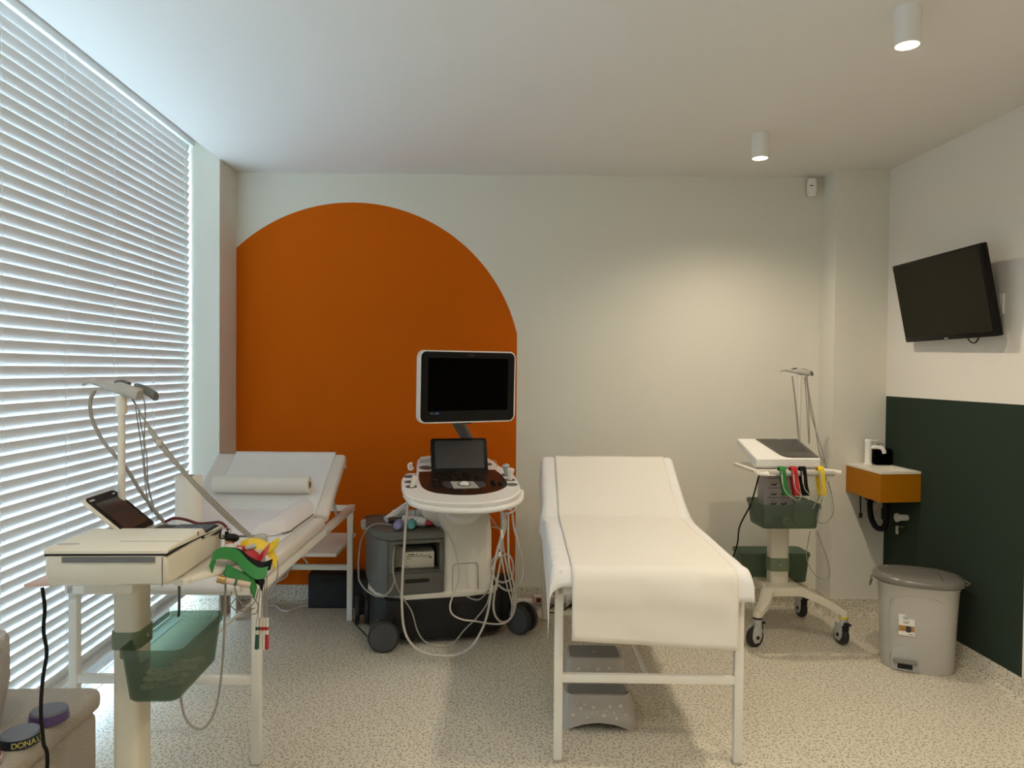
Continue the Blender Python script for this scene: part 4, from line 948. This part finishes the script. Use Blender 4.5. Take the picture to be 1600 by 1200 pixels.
# cream skirt and body
mb = MB(); mb.prism([(-.30, -.206), (.02, -.222), (.15, -.205), (.19, -.16), (.19, .24), (-.44, .24), (-.468, .02), (-.43, -.12)], .240, .268, bev=.004); mb.build('skirt', M_cream2, us)
mb = MB()
rg = []
for z, x0_, x1_, yf, yk in ((.262, -.112, .150, -.208, .20), (.30, -.108, .152, -.208, .20), (.56, -.108, .148, -.208, .18), (.63, -.125, .142, -.200, .16), (.675, -.140, .120, -.185, .14), (.705, -.130, .085, -.165, .10), (.730, -.110, .06, -.14, .08)):
    rg.append([(x, y, z) for x, y in rrect(x1_-x0_, yk-yf, .035, 5, cx=(x0_+x1_)/2, cy=(yf+yk)/2)])
mb.loft(rg); mb.build('body_cover', M_cream2, us, smooth=60)
mb = MB(); q = [(-.062, .268), (-.062, .395), (-.050, .408), (.060, .408), (.072, .395), (.072, .268)]
for a, b in zip(q, q[1:]): mb.tube([(a[0], -.2092, a[1]), (b[0], -.2092, b[1])], .0012, seg=4, smooth=False)
mb.build('front_door_line', M_groove, us)
mb = MB(); mb.prism([(-.219, .700), (-.205, .725), (-.135, .705), (-.085, .640), (-.085, .548), (-.20, .640)], -.14, .12, axis='y', bev=.012, seg=3); mb.build('side_fairing', M_white, us)
mb = MB(); mb.bx((.148, -.05, .40), (.165, .05, .55), bev=.004); mb.build('rear_port_cover', M_lgrey, us)
# grey cabinet with open bay and drawer
CX0, CX1, CY = -.392, -.112, -.212
mb = MB()
def foot(z0, z1, m=None, **k): mb.prism([(CX1, CY), (CX0+.02, CY), (CX0, CY+.008), (-.438, -.13), (-.462, 0), (-.465, .22), (-.44, .25), (CX1, .25)], z0, z1, mt=m, **k)
foot(.268, .385); foot(.525, .541)
mb.prism([(CX0+.035, CY), (CX0+.02, CY), (CX0, CY+.008), (-.438, -.13), (-.462, 0), (-.465, .22), (-.44, .25), (CX0+.035, .25)], .385, .525)
mb.bx((CX1-.018, CY, .385), (CX1, .25, .525)); mb.bx((CX0+.03, .02, .385), (CX1-.01, .25, .525))
mb.build('cabinet', M_greyd, us)
mb = MB(); mb.prism([(CX1+.002, CY-.008), (CX0+.015, CY-.006), (CX0-.012, CY+.010), (-.447, -.13), (-.474, 0), (-.476, .225), (-.45, .26), (CX1+.002, .26)], .543, .588, bev=.010, seg=3); mb.build('cabinet_top', M_greyd, us)
mb = MB(); mb.prism([(x, z) for x, z in rrect(CX1-CX0-.008, .098, .012, 4, cx=(CX0+CX1)/2, cy=.325)], CY-.006, CY+.004, axis='y', bev=.002); dr = mb.build('drawer', M_greyd, us)
mb = MB(); mb.prism([(x, z) for x, z in rrect(.125, .020, .0095, 5, cx=-.245, cy=.338)], CY-.0072, CY-.0055, axis='y'); mb.build('drawer_slot', M_blackm, dr)
mb = MB(); mb.bx((CX0, CY-.0015, .3765), (CX1, CY-.0002, .3785)); mb.bx((CX0+.001, CY+.001, .27), (CX0+.003, CY+.003, .541)); mb.build('cabinet_seam', M_groove, us)
text_mesh('EPIQ 7', .036, M_inkg, T((-.4540, -.07, .46)) @ Matrix.Rotation(radians(-80), 4, 'Z') @ RX90 @ Matrix.Rotation(pi/2, 4, 'Z'), 'side_lettering', us) if False else None
mb = MB(); mb.box((-.472, .14, .56), (.05, .06, .05), bev=.012); mb.build('probe_socket', M_lgrey, us)
# console
def cz(y): return .800+.22*(y+.42)
CO = [(-.305, -.146), (-.325, -.215), (-.332, -.300), (-.325, -.400), (-.285, -.450), (-.204, -.492), (-.095, -.518), (0, -.524), (.063, -.518), (.150, -.490), (.215, -.430), (.248, -.365), (.262, -.270), (.268, -.175), (.255, -.105), (.225, -.055), (.205, .045), (.15, .10), (-.16, .10), (-.209, .050), (-.235, -.105), (-.262, -.118), (-.285, -.120)]
def plate(mb, pts, lo, hi, shrink=0, mt=None, bev=0):
    cx_ = sum(p[0] for p in pts)/len(pts); cy_ = sum(p[1] for p in pts)/len(pts)
    P = [(cx_+(x-cx_)*(1-shrink), cy_+(y-cy_)*(1-shrink)) for x, y in pts]
    rings = [[(x, y, cz(y)+lo) for x, y in P], [(x, y, cz(y)+hi-bev) for x, y in P]]
    if bev: rings.append([(cx_+(x-cx_)*(1-bev*3), cy_+(y-cy_)*(1-bev*3), cz(y)+hi) for x, y in P])
    mb.loft(rings, mt=mt)
def smoothpoly(pts, n=4):
    P = [Vector((*p, 0)) for p in pts]; P = P[-2:]+P+P[:2]; out = []
    for i in range(2, len(P)-2):
        a, b, c, d = P[i-1], P[i], P[i+1], P[i+2]
        for k in range(n):
            t = k/n; q = .5*((2*b)+(-a+c)*t+(2*a-5*b+4*c-d)*t*t+(-a+3*b-3*c+d)*t**3); out.append((q.x, q.y))
    return out
CS = smoothpoly(CO)
mb = MB(); plate(mb, CS, -.026, 0, bev=.005); con = mb.build('console', M_white, us, smooth=35)
mb = MB()
hr = [Vector((x, y, cz(y)-.022)) for x, y in [(-.322, -.35), (-.294, -.462), (-.204, -.525), (-.095, -.556), (0, -.563), (.08, -.552), (.165, -.515), (.225, -.450), (.256, -.36)]]
mb.tube(hr, .0145, seg=12, flat=.85); mb.build('front_handle', M_white, con)
mb = MB(); mb.cyl((-.03, -.32, .745), (-.03, -.32, .765), .135, .15, seg=40, bev=.006); mb.cyl((-.03, -.26, .70), (-.03, -.30, .75), .10, .12, seg=36); mb.build('console_mount', M_white, us)
KP = [(-.222, -.125), (-.236, -.20), (-.236, -.31), (-.200, -.375), (-.13, -.410), (-.05, -.428), (.03, -.425), (.11, -.400), (.175, -.350), (.200, -.29), (.198, -.20), (.186, -.130), (.15, -.105), (-.19, -.105)]
mb = MB(); plate(mb, smoothpoly(KP, 3), -.002, .0025, mt=None); kp = mb.build('control_panel', M_brownp, con)
def on(x, y, dz=0): return Vector((x, y, cz(y)+dz))
mb = MB(); mb.loft([[on(x, y, h_) for x, y in [(-.087, -.262), (.030, -.270), (.040, -.355), (-.087, -.350)]] for h_ in (.0025, .0055)]); mb.build('trackball_plate', M_lgrey, kp)
mb = MB(); mb.loft([[on(x, y, h_) for x, y in [(-.130, -.262), (-.09, -.262), (-.09, -.345), (-.118, -.338), (-.132, -.31)]] for h_ in (.0025, .005)]); mb.loft([[on(x, y, h_) for x, y in [(.034, -.268), (.08, -.272), (.085, -.318), (.07, -.342), (.043, -.352)]] for h_ in (.0025, .005)]); mb.build('side_keys', M_hub, kp)
mb = MB(); mb.sphere(on(-.025, -.305, .006), .024, (1, 1, .62)); mb.build('trackball', M_white, kp)
mb = MB(); tr = [(-.025+.031*cos(a*pi/12), -.305+.031*sin(a*pi/12)) for a in range(25)]; mb.tube([on(x, y, .0058) for x, y in tr], .0025, seg=6); mb.build('trackball_ring', M_grey, kp)
for k, (x, y) in enumerate([(-.105, -.215), (-.07, -.212), (-.025, -.215), (.02, -.212), (.06, -.215), (-.085, -.175), (-.04, -.172), (.01, -.172), (-.17, -.30), (-.165, -.25), (.125, -.29), (.125, -.32), (.16, -.31)]):
    mb = MB(); mb.lathe([(0, 0), (.011, 0), (.010, .010), (.0085, .012), (0, .012)], c=on(x, y, .002), seg=18); mb.build('knob', M_black, kp)
for x, y, w_, d_ in ((-.282, -.165, .028, .020), (-.287, -.235, .028, .018), (-.288, -.300, .029, .019), (.226, -.185, .030, .022), (.224, -.255, .029, .019), (.218, -.318, .030, .020), (-.178, -.045, .034, .030), (.165, -.02, .026, .022)):
    mb = MB(); P = [(x+w_*cos(a*pi/12), y+d_*sin(a*pi/12)) for a in range(24)]; mb.loft([[on(a, b, h_) for a, b in P] for h_ in (-.001, .0012)]); mb.build('probe_holder', M_grey, con)
mb = MB(); mb.loft([[on(x, y, h_) for x, y in [(-.20, .02), (-.10, .05), (-.10, .085), (-.19, .06)]] for h_ in (.0, .022)]); mb.build('rear_grip', M_white, con)
mb = MB()
mb.tube([(-.245, -.06, cz(-.06)-.0), (-.265, -.06, cz(-.06)+.0), (-.268, -.05, cz(-.06)+.022), (-.255, -.05, cz(-.06)+.030)], .006); mb.tube([(-.24, -.03, cz(-.06)-.0), (-.25, -.03, cz(-.06)+.010), (-.25, -.02, cz(-.06)+.03)], .006); mb.build('cable_hook', M_white, con)
for k, (x, y) in enumerate(((-.285, -.30), (.224, -.255), (.226, -.19))):
    mb = MB(); X = T(on(x, y, 0)) @ Matrix.Rotation(radians([18, 3, -10][k]), 4, 'Y') @ Matrix.Rotation(radians([-8, 4, 12][k]), 4, 'X')
    mb.lathe([(0, -.04), (.008, -.04), (.011, -.005), (.013, .02), (.014, .030), (.019, .045), (.020, .056), (.012, .062), (0, .063)] if k else [(0, -.03), (.010, -.03), (.012, .02), (.014, .05), (.010, .058), (0, .059)], X=X, seg=20, sy=.8)
    o = mb.build('transducer', M_cream2 if k < 2 else M_pearl, None); o.location = (-.135, 3.90, 0); o.rotation_euler = (0, 0, radians(13.5))
    tag(o, ['cream ultrasound transducer leaning in the left probe holder', 'grey ultrasound transducer in the middle right probe holder', 'pale grey ultrasound transducer in the upper right probe holder'][k], 'transducer', 'transducers in the console holders')
    if k == 0: 
        mb = MB(); mb.sphere(X @ Vector((0, 0, .058)), .006); mb.build('marker', M_red, o)
# touch screen
tc_ = at(718, 712, Y=3.80); ty = radians(10.5); tt = radians(-20)
r_ = Vector((cos(ty), sin(ty), 0)); n0 = Vector((sin(ty), -cos(ty), 0)); u_ = Vector((0, 0, 1))*cos(tt)+n0*sin(tt); n_ = r_.cross(u_)
Xc = Matrix((r_, u_, n_)).transposed().to_4x4(); Xc.translation = tc_
mb = MB(); mb.prism(rrect(.298, .190, .012, 4), -.020, 0, bev=.003, X=Xc); ts = mb.build('touch_screen', M_black, us, world=True)
mb = MB(); mb.prism(rrect(.258, .150, .003, 2, cy=.008), .0, .0006, X=Xc); mb.build('display', M_scr2, ts, world=True)
mb = MB(); mb.box((0, -.105, -.014), (.27, .03, .02), bev=.006, X=Xc); mb.build('screen_hinge', M_black, us, world=True)
# main monitor
mc = Vector((-.070, 3.638, 1.315)); my = radians(24.4); mt_ = radians(1.6)
r_ = Vector((cos(my), sin(my), 0)); n0 = Vector((sin(my), -cos(my), 0)); u_ = Vector((0, 0, 1))*cos(mt_)+n0*sin(mt_); n_ = r_.cross(u_)
Xm2 = Matrix((r_, u_, n_)).transposed().to_4x4(); Xm2.translation = mc
mb = MB(); mb.prism(rrect(.522, .360, .032, 6), -.045, 0, bev=.004, X=Xm2); mb.prism(rrect(.40, .26, .03, 5), -.065, -.044, bev=.008, X=Xm2); mo = mb.build('monitor', M_white, us, world=True)
mb = MB(); mb.prism(rrect(.508, .347, .027, 6), .0002, .0025, bev=.001, X=Xm2); mb.build('monitor_bezel', M_brownp if False else M_black, mo, world=True)
mb = MB(); mb.prism(rrect(.435, .262, .003, 2, cy=.012), .0026, .0030, X=Xm2); mb.build('display', M_glassblk, mo, world=True)
text_mesh('PHILIPS', .010, mat('dull_red_print', (.16, .035, .02), .5), Xm2 @ T((.01, .158, .0028)), 'brand_lettering', mo, world=True)
text_mesh('EPIQ', .007, M_lgrey, Xm2 @ T((-.195, -.131, .0028)), 'model_lettering', mo, world=True)
mb = MB(); mb.box((-.170, -.131, .0028), (.022, .009, .0006), X=Xm2); mb.build('blue_badge', M_blue, mo, world=True)
mb = MB(); mb.box((.0, -.184, -.02), (.045, .008, .02), X=Xm2); mb.build('monitor_latch', M_blackm, mo, world=True)
mb = MB()
a0, a1, a2 = Vector((-.155, 3.735, 1.18)), Vector((-.085, 3.95, 1.03)), Vector((-.085, 4.0, .86))
for p, q_ in ((a0, a1), (a1, a2)):
    d = (q_-p).normalized(); sx = Vector((1, 0, 0)); sz = sx.cross(d).normalized()
    mb.loft([[w+sx*a+sz*b for a, b in rrect(.062, .040, .012, 3)] for w in (p-d*.012, q_+d*.012)])
mb.cyl((-.155, 3.70, 1.2), (-.155, 3.745, 1.2), .03)
mb.build('monitor_arm', M_grey, us, world=True)
# probe cables hooked at the right of the console
mb = MB(); hk = [at(783, 790, Y=3.50), at(782, 797, Y=3.50), at(786, 802, Y=3.50), at(794, 802, Y=3.5), at(803, 798, Y=3.5), at(806, 790, Y=3.5), at(805, 785, Y=3.5)]
mb.tube(hk, .005); mb.sphere(at(797, 794, Y=3.49), .012, (1, .7, 1)); mb.build('cable_hook', M_white, con, world=True)
def usc(pts, Y, r, m_, lab): cable('transducer_cable', [at(x, y, Y=Y if not isinstance(Y, (list, tuple)) else Y[i]) for i, (x, y) in enumerate(pts)], r, m_, lab, 'cable')
usc([(641, 778), (637, 790), (634, 815), (632, 850), (629, 900), (628, 945), (631, 980), (640, 1002), (658, 1018), (685, 1024), (710, 1024), (735, 1012), (750, 990), (760, 965), (766, 935), (770, 900), (777, 860), (786, 830), (790, 800)],
    [3.42, 3.42, 3.42, 3.42, 3.42, 3.42, 3.41, 3.40, 3.39, 3.39, 3.40, 3.41, 3.43, 3.45, 3.46, 3.47, 3.48, 3.49, 3.5], .0058, M_cablel, 'long pale cable drooping from the left of the console almost to the floor')
usc([(616, 855), (614, 890), (618, 910), (628, 932), (643, 955), (652, 985), (665, 1003), (690, 1011), (708, 1005), (725, 985), (745, 965), (760, 945), (766, 925)], 3.46, .0035, M_cable, 'thin grey cable drooping across the front of the black chassis')
usc([(698, 830), (708, 850), (715, 875), (717, 900), (712, 920), (706, 935), (703, 948), (707, 960), (722, 968), (745, 971), (770, 975), (790, 973), (801, 960), (803, 940), (799, 920), (793, 890), (788, 865), (784, 830), (783, 800)],
    [3.62, 3.6, 3.58, 3.56, 3.5, 3.47, 3.45, 3.45, 3.45, 3.46, 3.47, 3.48, 3.5, 3.5, 3.5, 3.5, 3.5, 3.5, 3.5], .0042, M_cablel, 'pale cable running down the front of the cream body and round under the hook')
usc([(800, 800), (803, 825), (810, 850), (816, 875), (818, 895), (812, 912), (800, 922), (788, 921), (776, 910), (770, 890), (775, 875), (784, 866)], 3.52, .0052, M_cablel, 'pale cable making the widest loop at the right of the machine')
usc([(794, 800), (794, 840), (795, 880), (801, 905), (806, 935), (803, 955), (796, 968), (784, 972), (774, 962), (771, 945), (774, 920), (780, 890), (784, 868)], 3.50, .0055, M_cablel, 'pale cable hanging lowest beside the front wheel')
usc([(786, 868), (793, 866), (800, 875), (802, 892), (797, 905), (785, 910), (775, 905), (769, 895), (768, 880), (774, 870), (784, 866)], 3.54, .0050, M_cablel, 'pale cable coiled in a round loop below the hook')
usc([(784, 868), (787, 890), (792, 915), (798, 935), (800, 950), (798, 962)], 3.48, .0032, M_cablel, 'thin pale cable crossing in front of the coiled loop')
usc([(785, 800), (786, 825), (781, 850), (784, 862)], 3.485, .0068, M_pearl, 'thick grey braided cable bundle just below the hook')
usc([(788, 800), (790, 822), (784, 845), (782, 866)], 3.50, .0058, M_cablel, 'pale cable alongside the braided bundle')
usc([(757, 790), (765, 805), (775, 820), (784, 828)], 3.60, .0025, M_cablel, 'thin pale cord slanting from under the console to the hanging bundle')
usc([(765, 823), (775, 824), (783, 828)], 3.60, .0025, M_cablel, 'short thin pale cord from the machine side to the hanging bundle')
usc([(560, 880), (561, 905), (570, 920), (585, 930), (600, 931), (612, 920), (617, 905)], [3.75, 3.7, 3.62, 3.55, 3.52, 3.5, 3.48], .0045, M_cable, 'grey cable curving below the left side of the grey cabinet')
usc([(612, 820), (595, 818), (580, 821), (570, 832), (563, 850), (560, 880)], [3.7, 3.72, 3.74, 3.75, 3.75, 3.75], .0042, M_cable, 'grey cable arching out from the left of the cabinet top')
usc([(729, 932), (738, 936), (748, 937), (757, 930), (764, 922)], 3.60, .0038, M_cable, 'short grey cable with a connector under the cream body')
for k, (x, y) in enumerate(((784, 831), (785, 838), (781, 866))):
    mb = MB(); mb.box(at(x, y, Y=3.478), (.013, .010, .022), bev=.003); tag(mb.build('cable_clip', M_white), 'small white clip on the hanging cable bundle, '+['upper', 'middle', 'lowest'][k]+' of three', 'cable clip', 'clips on the hanging cables')
usc([(770, 719), (775, 721), (776, 729), (771, 733), (779, 738)], 3.88, .0022, mat('yellow_green_cord', (.5, .42, .12), .5), 'thin yellowish cord at the back right corner of the console')
# coiled cable and printer in the bay
pr_ = thing('thermal_printer', 'cream printer box in the open bay of the grey cabinet', 'printer', tuple(XF[us.name] @ Vector((-.222, -.085, .3865))), 13.5-4)
mb = MB(); mb.bx((-.078, -.075, 0), (.078, .085, .082), bev=.003); mb.build('printer_case', M_cream, pr_)
mb = MB(); mb.bx((-.062, -.0762, .060), (.060, -.0748, .0625)); mb.bx((-.055, -.0762, .0675), (-.022, -.0748, .0725)); mb.cyl((-.012, -.0748, .070), (-.012, -.0765, .070), .003, seg=12)
for x in (.002, .012, .045, .056): mb.bx((x, -.0762, .067), (x+.006, -.0748, .073), mt=M_lgrey)
mb.bx((.050, -.0762, .050), (.066, -.0748, .056)); mb.bx((.018, -.0762, .051), (.047, -.0748, .0535), mt=M_lgrey); mb.bx((-.066, -.0762, .008), (-.05, -.0748, .0105)); mb.bx((.01, -.0762, .008), (.06, -.0748, .0095), mt=M_lgrey)
mb.build('printer_buttons', M_ink, pr_)
text_mesh('SONY', .011, M_ink, T((-.052, -.0755, .050)) @ RX90, 'brand_lettering', pr_)
mb = MB()
for k in range(5):
    x = -.352+.008*k; mb.tube([(x, -.17, .395+.004*k), (x-.002, -.175, .44), (x+.004, -.172, .50-.004*k), (x+.012, -.165, .512-.005*k), (x+.014, -.165, .45), (x+.010, -.17, .40)], .0032, seg=6)
o = mb.build('cable_coil', M_cable); o.location = (-.135, 3.90, 0); o.rotation_euler = (0, 0, radians(13.5)); tag(o, 'grey cable folded up beside the printer in the cabinet bay', 'cable')
# bottles on the cabinet top
def bottle(a, b, r, body, cap, label, bands=None, capr=.45):
    t = thing('gel_bottle', label, 'bottle', tuple(a), 0, 'bottles on the grey cabinet')
    d = b-a; L = d.length; q = d.to_track_quat('Z', 'Y').to_matrix().to_4x4()
    mb = MB(); mb.lathe([(0, 0), (r*.85, .0), (r, .006), (r, L*.62), (r*.92, L*.70), (r*.55, L*.80), (0, L*.80)], X=q, seg=26); mb.build('bottle_body', body, t)
    mb = MB(); mb.lathe([(0, L*.80), (r*capr, L*.80), (r*capr*.8, L*.97), (r*capr*.4, L), (0, L)], X=q, seg=20); mb.build('cap', cap, t)
    if bands:
        mb = MB()
        for f, w_ in bands: mb.lathe([(r*1.004, L*f), (r*1.012, L*f), (r*1.012, L*f+w_), (r*1.004, L*f+w_), (r*1.004, L*f)], X=q, seg=26)
        mb.build('label_bands', M_ink, t)
    return t
Wl = lambda x, y, z: XF[us.name] @ Vector((x, y, z))
bottle(Wl(-.335, .10, .6145), Wl(-.115, .06, .6145), .0255, M_white, M_red, 'white red-capped gel bottle lying at the back of the cabinet top', [(.12, .004), (.55, .003), (.30, .0015), (.36, .0015), (.42, .0015)])
bottle(Wl(-.285, -.03, .6145), Wl(-.165, -.185, .6145), .0255, M_white, M_red, 'white red-capped gel bottle lying in front of the other white one', [(.22, .003), (.3, .0015), (.38, .003), (.46, .0015), (.54, .0025)])
bottle(Wl(-.32, -.125, .614), Wl(-.345, -.195, .612), .0235, M_purple, M_purple, 'lilac bottle lying end-on at the front left of the cabinet top', [(.3, .002)], .9)
bottle(Wl(-.262, -.135, .614), Wl(-.275, -.205, .612), .0235, M_teal, M_teal, 'pale blue bottle with teal cap lying end-on beside the lilac one', None, .8)
t = thing('handpiece', 'pale grey long handpiece leaning on the bottles on the cabinet top', 'handpiece', tuple(Wl(-.38, -.01, .60)), 13.5)
mb = MB(); P = [(0, 0, .012), (.03, .02, .022), (.09, .05, .056), (.125, .07, .073), (.14, .08, .070)]; mb.tube([Vector(p) for p in P], [.019, .021, .019, .018, .014], seg=14, flat=.7); mb.build('grip', M_white, t)
mb = MB(); mb.cyl((.012, -.004, .006), (.05, -.008, .012), .016); mb.build('end_cap', mat('dark_maroon', (.05, .02, .02), .5), t)
cable('power_lead', [at(577, 998, Y=3.66)-Vector((0, 0, .0)), at(565, 985, Y=3.72), at(556, 975, Y=3.8), at(556, 965, Y=3.88), at(568, 957, Y=3.98)], .0035, M_black, 'black lead running over the floor by the front left wheel of the ultrasound machine', 'cable')
# ------------------------------------------------------------------ sockets, leads on the floor
t = thing('power_strip', 'white multi-socket power strip with red switch lying by the skirting', 'power strip', (.345, 4.262, .02), -2.3)
mb = MB(); mb.bx((-.035, -.022, 0), (.30, .022, .045), bev=.006); mb.build('strip_case', mat('dusty_pink_white', (.62, .54, .52), .5), t)
mb = MB(); mb.bx((-.018, -.0245, .010), (.010, -.0215, .036), bev=.001); mb.build('switch', mat('dark_red_switch', (.16, .01, .015), .4), t)
mb = MB()
for x in (.04, .085, .13, .175, .22, .265): mb.cyl((x, -.0205, .0225), (x, -.0228, .0225), .016, seg=20)
mb.build('socket_holes', M_pearl, t)
mb = MB(); mb.bx((-.14, -.012, .0), (-.035, .012, .022), bev=.004); mb.build('plug', M_white, t)
t = thing('mains_plug', 'round black mains plug in a white socket adaptor below the paper sheet', 'plug', (.560, 4.225, .045))
mb = MB(); mb.cyl((0, -.028, 0), (0, .005, 0), .026, seg=24, bev=.006); mb.cyl((-.012, -.02, -.012), (-.045, -.02, -.03), .010, .006, seg=12); mb.build('plug_body', M_black, t)
mb = MB(); mb.bx((-.06, .006, -.043), (.10, .03, .035), bev=.008); mb.build('adaptor', M_white, t)
cable('power_lead', [Vector((.515, 4.205, .015)), Vector((.48, 4.17, .006)), Vector((.43, 4.13, .005)), Vector((.39, 4.15, .005)), Vector((.42, 4.2, .02)), Vector((.47, 4.215, .035))], .0035, M_black, 'black lead curling from the round plug by the skirting', 'cable')
cable('floor_cable', [Vector((.30, 4.22, .012)), Vector((.33, 4.17, .005)), Vector((.28, 4.08, .005)), Vector((.20, 4.02, .005))], .0035, M_cable, 'pale lead on the floor in front of the power strip', 'cable')
cable('floor_cable', [at(418, 947, Z=.006), at(430, 946, Z=.006), at(440, 953, Z=.006), at(452, 954, Z=.006), at(470, 948, Z=.006), at(482, 946, Z=.006)], .0045, M_cablew, 'white cable snaking over the floor towards the black box', 'cable')
cable('floor_cable', [at(455, 868, Y=4.30), at(450, 885, Y=4.30), at(448, 900, Y=4.31), at(430, 912, Y=4.32), at(424, 925, Y=4.32), at(417, 940, Y=4.28), at(416, 947, Y=4.2)], .0035, M_cablew, 'white cable hanging behind the crossbar of the table by the window', 'cable')

# ================================================================== OTTOMAN, PLUSH BASKET, FIGURE BASES
t = thing('storage_ottoman', 'cream fleecy box ottoman in the lower left corner by the blind', 'ottoman', (-1.40, 1.66, 0))
mb = MB(); mb.bx((-.205, -.48, .0), (.275, .50, .39), bev=.02, seg=3); mb.build('ottoman_body', M_plush, t)
mb = MB(); mb.bx((-.215, -.49, .385), (.282, .520, .455), bev=.028, seg=5); mb.build('cushioned_lid', M_plush, t)
t = thing('plush_basket', 'white plush basket with open top standing on the ottoman', 'basket', (-1.394, 1.835, .4555), 0)
mb = MB(); ou = []
for z, w_, d_ in ((0, .28, .22), (.02, .31, .24), (.13, .335, .255), (.235, .335, .255), (.25, .325, .245), (.245, .30, .22), (.225, .285, .205), (.03, .28, .22), (.028, .05, .04)): ou.append([(x+.012*sin(z*9), y, z) for x, y in sq(w_, d_, 4, 40)])
mb.loft(ou); mb.build('basket_body', M_plushw, t, smooth=60)
def disc(label, c, r, h, side, topm, txt=None, tm=None, ta=-60):
    t = thing('display_base', label, 'display base', c, 0, 'round display bases on the ottoman')
    mb = MB(); mb.lathe([(0, 0), (r*.98, 0), (r, .003), (r*.94, h), (0, h)], seg=40); mb.build('base_side', side, t)
    mb = MB(); mb.lathe([(0, h), (r*.93, h), (r*.86, h+.005), (0, h+.007)], seg=36); mb.build('base_top', topm, t)
    if txt:
        n = len(txt); step = 17 if len(txt) < 8 else 15
        for i, ch in enumerate(txt):
            if ch == ' ': continue
            a = radians(ta+step*(i-(n-1)/2)); X = T((cos(a)*r*.965, sin(a)*r*.965, h*.46)) @ Matrix.Rotation(a+pi/2, 4, 'Z') @ Matrix.Rotation(radians(-8), 4, 'X') @ RX90
            text_mesh(ch, h*.85, tm, X, 'letter', t, ext=.0015)
    return t
disc('purple round display base with grey top on the ottoman, furthest back', (-1.152, 1.965, .4555), .048, .024, M_purplep, M_slate)
disc('dark navy round display base with gold lettering in the middle of the ottoman edge', (-1.155, 1.850, .4555), .048, .022, M_navy, M_slate, 'DONALD', M_gold, -32)
disc('red round display base with white lettering, nearest on the ottoman', (-1.185, 1.735, .4555), .050, .022, mat('deep_red_plastic', (.22, .01, .02), .4), mat('maroon_plastic', (.14, .01, .03), .4), 'MICKEY MOUSE', M_white, -50)
